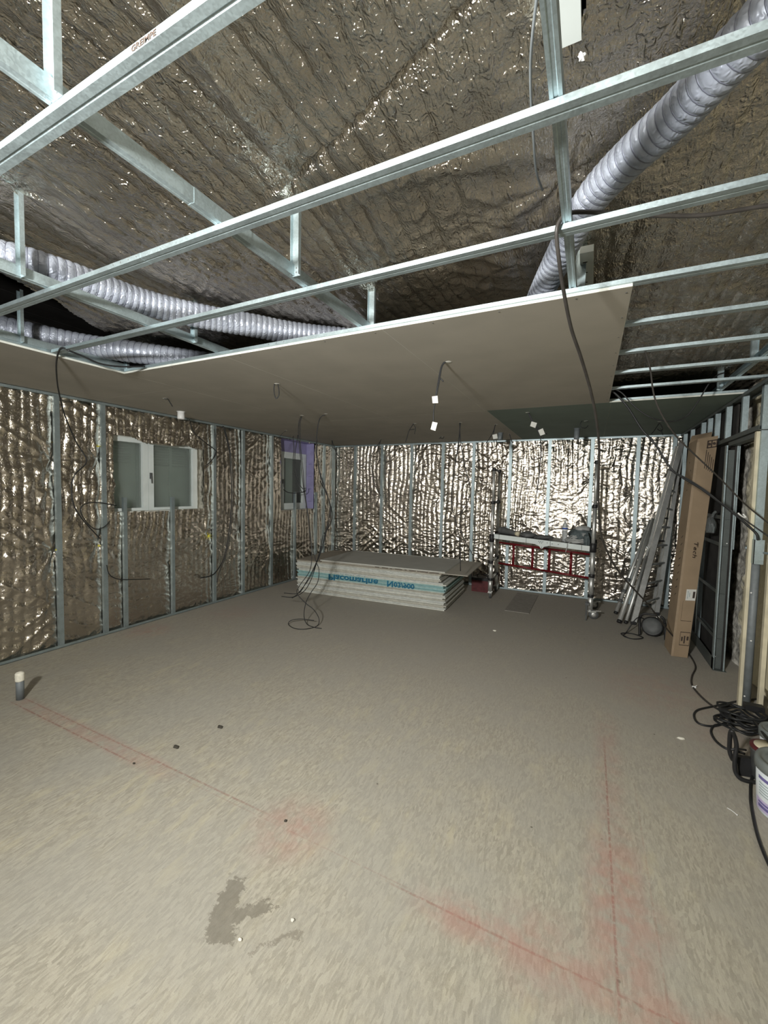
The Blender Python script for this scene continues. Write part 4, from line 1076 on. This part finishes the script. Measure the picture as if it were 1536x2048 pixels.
drop('black wires folded like a letter A from the ceiling, left of centre', [[(828, 846), (824, 852), (818, 862), (813, 878), (811, 884)], [(826, 848), (831, 856), (829, 868)], [(818, 860), (829, 858)]], (830, 847), .005)
drop('tiny knotted wire at a ceiling hole close to the back wall', [[(878, 878), (883, 873), (888, 871), (886, 877), (880, 876)]], (884, 873), .005)
drop('black wire bundle dropping from the ceiling to the board stack', [[(920, 845), (919, 865), (917, 890), (910, 930), (903, 985), (903, 1010), (912, 1045), (919, 1080), (921, 1142)], [(919, 846), (921, 880), (928, 925), (940, 975), (937, 1000), (920, 1035), (924, 1070), (947, 1112)], [(921, 846), (918, 875), (914, 905)]], (921, 845), .0055)
drop('black wires with a white tag at the front edge of the green ceiling board', [[(991, 849), (986, 864), (978, 878), (968, 892)], [(990, 851), (987, 872), (990, 895)], [(988, 868), (994, 885), (1000, 895)]], (992, 849), .005, [(990, 873, 9, 9, .2)])
drop('black wires with two white tags hanging from the green ceiling board', [[(1056, 825), (1062, 838), (1070, 853), (1078, 868), (1082, 885), (1081, 920), (1077, 960), (1070, 1010)], [(1058, 826), (1068, 846), (1082, 862), (1094, 868)], [(1084, 862), (1086, 878)]], (1055, 825), .0055, [(1067, 849, 11, 10, -.3), (1083, 864, 10, 12, .4)])
drop('black wire bent into a hook under the green ceiling board', [[(1176, 843), (1166, 841), (1161, 847), (1163, 855), (1171, 856), (1176, 851)]], (1172, 842), .0045)
drop('black wires folded like a letter A from the green board at right', [[(1319, 846), (1314, 853), (1308, 862), (1302, 868)], [(1319, 846), (1325, 856), (1322, 862), (1314, 858)], [(1321, 858), (1326, 870)]], (1319, 843), .005)
drop('short black wire end by the small window at the ceiling', [[(572, 861), (564, 868), (558, 877), (553, 890)]], (572, 861), .004)
drop('black wires looping from the ceiling down the back wall left of centre', [[(763, 878), (757, 888), (748, 900), (742, 918), (745, 950), (752, 975), (762, 992)], [(762, 879), (758, 895), (759, 915), (757, 925)]], (762, 878), .006)
drop('black wires in the far left corner at the ceiling', [[(664, 880), (668, 893), (674, 908), (684, 918)], [(664, 881), (667, 897), (690, 900)]], (664, 880), .006)
drop('short black wire at the ceiling edge over a back wall stud', [[(1019, 868), (1022, 878), (1025, 886)]], (1019, 868), .006)
# two thick bundles falling to the floor
d0, d1 = holed((600, 833)), depth(FZ(605, 1250))
t = thing('ceiling_cable', 'black cable bundle falling from the left ceiling hole to loops on the floor', 'cable', tuple(FZ(605, 1245)), 'cable bundles reaching the floor')
for s in ([(602, 832), (598, 845), (597, 870), (602, 925), (607, 976), (614, 1020), (618, 1050), (622, 1085), (632, 1122), (638, 1140), (635, 1165), (622, 1185), (612, 1205), (608, 1230), (613, 1247), (626, 1254), (643, 1257)],
          [(604, 832), (600, 850), (601, 890), (606, 940), (609, 980), (616, 1030), (623, 1100), (620, 1140), (600, 1170), (594, 1186), (610, 1205), (628, 1220), (638, 1238), (634, 1252), (612, 1258), (590, 1257), (577, 1249), (582, 1241), (602, 1238), (628, 1241)],
          [(596, 870), (590, 910), (592, 945), (600, 970), (606, 978)],
          [(586, 872), (588, 900), (586, 930), (593, 960), (604, 984), (610, 976)]):
    MB().tube(path(s, d0, d1, .007), .0048, 7).build('cable', 'cable', t, True)
hole_ring(FZ(604, 831, H), t)
e0, e1 = holed((650, 830)), depth(FZ(606, 1240))
t = thing('ceiling_cable', 'thicker black cable bundle from the right of two holes, ending above the floor', 'cable', tuple(FZ(606, 1240)), 'cable bundles reaching the floor')
for s in ([(652, 829), (642, 834), (636, 850), (633, 880), (634, 910), (640, 950), (650, 975), (660, 1010), (661, 1035), (655, 1055), (645, 1095), (634, 1124), (620, 1155), (600, 1182), (586, 1194), (563, 1193)],
          [(650, 830), (639, 838), (634, 870), (633, 900), (640, 945), (655, 990), (660, 1020), (652, 1060), (640, 1105), (628, 1135), (612, 1165), (597, 1186), (568, 1186)],
          [(634, 880), (632, 905), (638, 930)],
          [(646, 1070), (640, 1100), (629, 1140), (618, 1168), (605, 1185), (584, 1196)]):
    MB().tube(path(s, e0, e1+.15, .007), .005, 7).build('cable', 'cable', t, True)
hole_ring(FZ(652, 828, H), t)
# wires on the left wall
def wallcable(label, pix, r=.005, off=.02): 
    P = [FX(a, b, XL+off) for a, b in pix]; return cable(label, catmull(P, 7), r)
s0 = FZ(121, 697, H+.02)
pts = [s0+np.array([.06, .02, -.01]), s0, FX(113, 722, -3.45), FX(113, 750, -3.75), FX(117, 781, -4.15), FX(129, 829, -4.55), FX(152, 883, XL+.05), FX(173, 922, XL+.06), FX(150, 949, XL+.06), FX(143, 975, XL+.05), FX(147, 1008, XL+.05), FX(162, 1035, XL+.05), FX(183, 1059, XL+.05), FX(200, 1077, XL+.045)]
cable('black cable hanging from the left rail end down the left wall', catmull(pts, 7), .006)
wallcable('black cable loop behind a stud left of the large window', [(233, 1011), (196, 1005), (170, 1008), (161, 1021), (172, 1043), (190, 1058), (208, 1054), (220, 1042)], .005, .04)
wallcable('short black cable bent level across the left wall below the window', [(213, 1130), (219, 1149), (236, 1158), (267, 1159), (300, 1158)], .005, .03)
wallcable('black cable curving beside the right edge of the large window', [(379, 839), (388, 865), (412, 886), (429, 899), (431, 906), (424, 920), (411, 932)], .006, .03)
wallcable('double black cable sagging down the foil right of the large window', [(446, 852), (454, 881), (460, 914), (463, 982), (460, 1047), (449, 1112), (433, 1142), (420, 1152), (400, 1156)], .008, .03)
wallcable('thin black cable following the double cable on the left wall', [(449, 855), (458, 890), (464, 930), (466, 990), (463, 1050), (452, 1110), (438, 1145), (434, 1165)], .005, .025)
wallcable('black cable hanging straight beside the stud right of the large window', [(428, 858), (431, 880), (433, 905), (428, 915)], .004, .03)
wallcable('curved black cable across the small window in the corner', [(567, 979), (577, 985), (595, 986), (610, 983), (612, 975)], .007, .012)
wallcable('black cable bowing to the right beside the small window', [(640, 962), (652, 985), (661, 1010), (664, 1035), (657, 1055), (648, 1068)], .008, .010)
# junction box, spout and tube stubs at the ceiling
def stub(label, q, w, h, mat, dep):
    P = FZ(q[0], q[1]-h*.5, H-.002); s = dep/FPX
    t = thing('spot_housing', label, 'housing', tuple(P), 'spot housings under the ceiling')
    MB().lathe([(w*s*.5, 0), (w*s*.52, -h*s*.9), (w*s*.46, -h*s)], (P[0], P[1], H-.001), n=16).build('housing_tube', mat, t, True)
    MB().lathe([(w*s*.62, 0), (w*s*.62, -.004)], (P[0], P[1], H-.0005), n=16).build('flange', mat, t, True)
stub('white plastic stub at the ceiling above the large window', (362, 831), 13, 15, 'white_plastic', 5.0)
stub('grey plastic stub hanging from the green ceiling board', (1154, 868), 10, 22, 'pipe', 5.6)
stub('dark grey plastic stub beside the tagged wires near the back wall', (1001, 873), 10, 14, 'pipe', 6.2)
# long cables on the right
k0 = FZ(1128, 436, H+.045); dk = depth(k0)
over = [FZ(1620, 405, 2.66), FZ(1536, 411, 2.66), FZ(1400, 431, 2.65), FZ(1270, 429, 2.645), FZ(1170, 424, 2.64), FZ(1135, 428, 2.625)]
down = [(1118, 445), (1113, 470), (1118, 520), (1126, 575), (1142, 655), (1162, 715), (1181, 780), (1192, 835), (1198, 890), (1198, 930), (1197, 1002), (1200, 1055), (1212, 1098), (1242, 1149), (1297, 1210), (1329, 1252), (1362, 1291)]
qq = np.array(down, float); LL = np.concatenate([[0], np.cumsum(np.hypot(*np.diff(qq, axis=0).T))]); LL /= LL[-1]
P3 = [FD(x, y, dk + (4.45-dk)*(t**1.55)) for (x, y), t in zip(qq, LL)]
tail = [FZ(1379, 1310, .01), FZ(1391, 1333, .008), FZ(1384, 1352, .008), FZ(1384, 1370, .008), FZ(1400, 1391, .008), FZ(1425, 1412, .008), FZ(1455, 1427, .012), FZ(1485, 1436, .05)]
lc = thing('long_cable', 'long dark cable from the ceiling rail down across the right side to the floor heap', 'cable', tuple(FZ(1391, 1333)))
MB().tube(catmull(over + P3 + tail, 7), .0072, 8).build('cable', 'cable_brown', lc, True)
for q, z in (((1316, 1234), None), ((1388, 1374), .012)):
    c = FD(q[0], q[1], dk+(4.45-dk)*.93) if z is None else FZ(q[0], q[1], z)
    MB().box(c[0]-.014, c[0]+.014, c[1]-.006, c[1]+.006, c[2]-.006, c[2]+.008).build('white_clip', 'white_plastic', lc)
    MB().cyl(c, c+np.array([.02, 0, .02]), .002, .002, 5).build('white_clip', 'white_plastic', lc)
def sag(label, pix, d0, d1, r, mat='cable', grp=None, end=None):
    P = path(pix, d0, d1)
    if end is not None: P = P + catmull([P[-1], (np.asarray(P[-1])+np.asarray(end))/2, end], 5)[1:]
    return cable(label, P, r, mat, grp)
sag('thick black cable from under the green board edge to the right post', [(1221, 779), (1238, 794), (1258, 818), (1284, 859), (1310, 888), (1340, 935), (1362, 953), (1400, 976), (1440, 1005), (1475, 1033), (1500, 1055), (1513, 1068), (1516, 1080)], depth(FZ(1225, 783, H+.02)), 3.17, .0085)
sag('second black cable twisted with the thick one near the right post', [(1335, 938), (1372, 956), (1410, 980), (1445, 1008), (1490, 1040), (1536, 1072)], 3.42, 3.1, .005, end=FX(1562, 1090, 1.261))
sag('black cable from the ceiling rail passing over the box to the right edge', [(1289, 698), (1300, 735), (1308, 790), (1325, 832), (1352, 872), (1385, 905), (1440, 957), (1490, 1008), (1540, 1049)], depth(FZ(1290, 700, H+.02)), 3.05, .0052, 'cable_brown', end=FX(1570, 1072, 1.261))
sag('black cable swag hung between the grey board edge and the right rails', [(1226, 776), (1245, 787), (1268, 812), (1300, 834), (1340, 843), (1372, 833), (1398, 800), (1416, 770), (1432, 752), (1450, 745)], depth(FZ(1235, 780, H+.02)), 3.3, .0055)
sag('black cable lying along the far left ceiling rail opening', [(135, 700), (165, 712), (200, 727), (240, 733), (290, 733)], 2.75, 3.15, .006)
cable('grey cable running beside the upper right ceiling rail under the foil', catmull([FZ(x, y, z) for x, y, z in ((1078, -40, 2.91), (1066, 60, 2.885), (1061, 130, 2.88), (1062, 200, 2.87), (1066, 260, 2.86), (1072, 340, 2.84), (1085, 380, 2.86))], 6), .0042, 'pipe')
# tie round the twisted cables
o = MB().tube(catmull([FD(x, y, 3.22) for x, y in ((1476, 1026), (1484, 1033), (1492, 1035), (1486, 1028))], 4), .006, 6).build('cable_tie', 'white_plastic', None, True)
tag(o, 'pale tie wrapped round the twisted cables near the right post', 'cable tie')
# heap of extension lead on the floor
R = random.Random(5); hc = FZ(1482, 1448, .05); pts = []
for k in range(9*12):
    a = 2*math.pi*k/12 + .4; rr = .15*(.55+.55*R.random()); pts.append((hc[0]+.015+rr*1.0*math.cos(a), hc[1]+.02+rr*.95*math.sin(a), .012+.0011*k+.02*R.random()))
heap = thing('extension_lead', 'heap of black extension lead on the floor at the foot of the post', 'cable', (hc[0], hc[1], 0))
MB().tube(catmull(pts, 3), .0075, 7).build('coiled_lead', 'cable', heap, True)
for s in ([(1505, 1448), (1470, 1440), (1430, 1452), (1398, 1447), (1388, 1432), (1396, 1420), (1430, 1412), (1478, 1402), (1515, 1398)], [(1500, 1452), (1465, 1450), (1432, 1450), (1422, 1462), (1430, 1480), (1450, 1496), (1470, 1500), (1490, 1508)], [(1536, 1500), (1515, 1520), (1503, 1560), (1501, 1590), (1503, 1615), (1512, 1660), (1525, 1700), (1545, 1745)]):
    MB().tube(catmull([FZ(a, b, .0085) for a, b in s], 6), .0075, 8).build('lead_loop', 'cable', heap, True)
MB().tube(catmull([FZ(1505, 1440, .10), FZ(1516, 1452, .16), FZ(1530, 1472, .2), FZ(1550, 1500, .2)], 6), .0075, 8).build('lead_loop', 'cable', heap, True)
c = FZ(1505, 1425, .10)
MB().box(c[0]-.05, c[0]+.06, c[1]-.03, c[1]+.03, .12, .16).build('socket_block', 'black', heap)
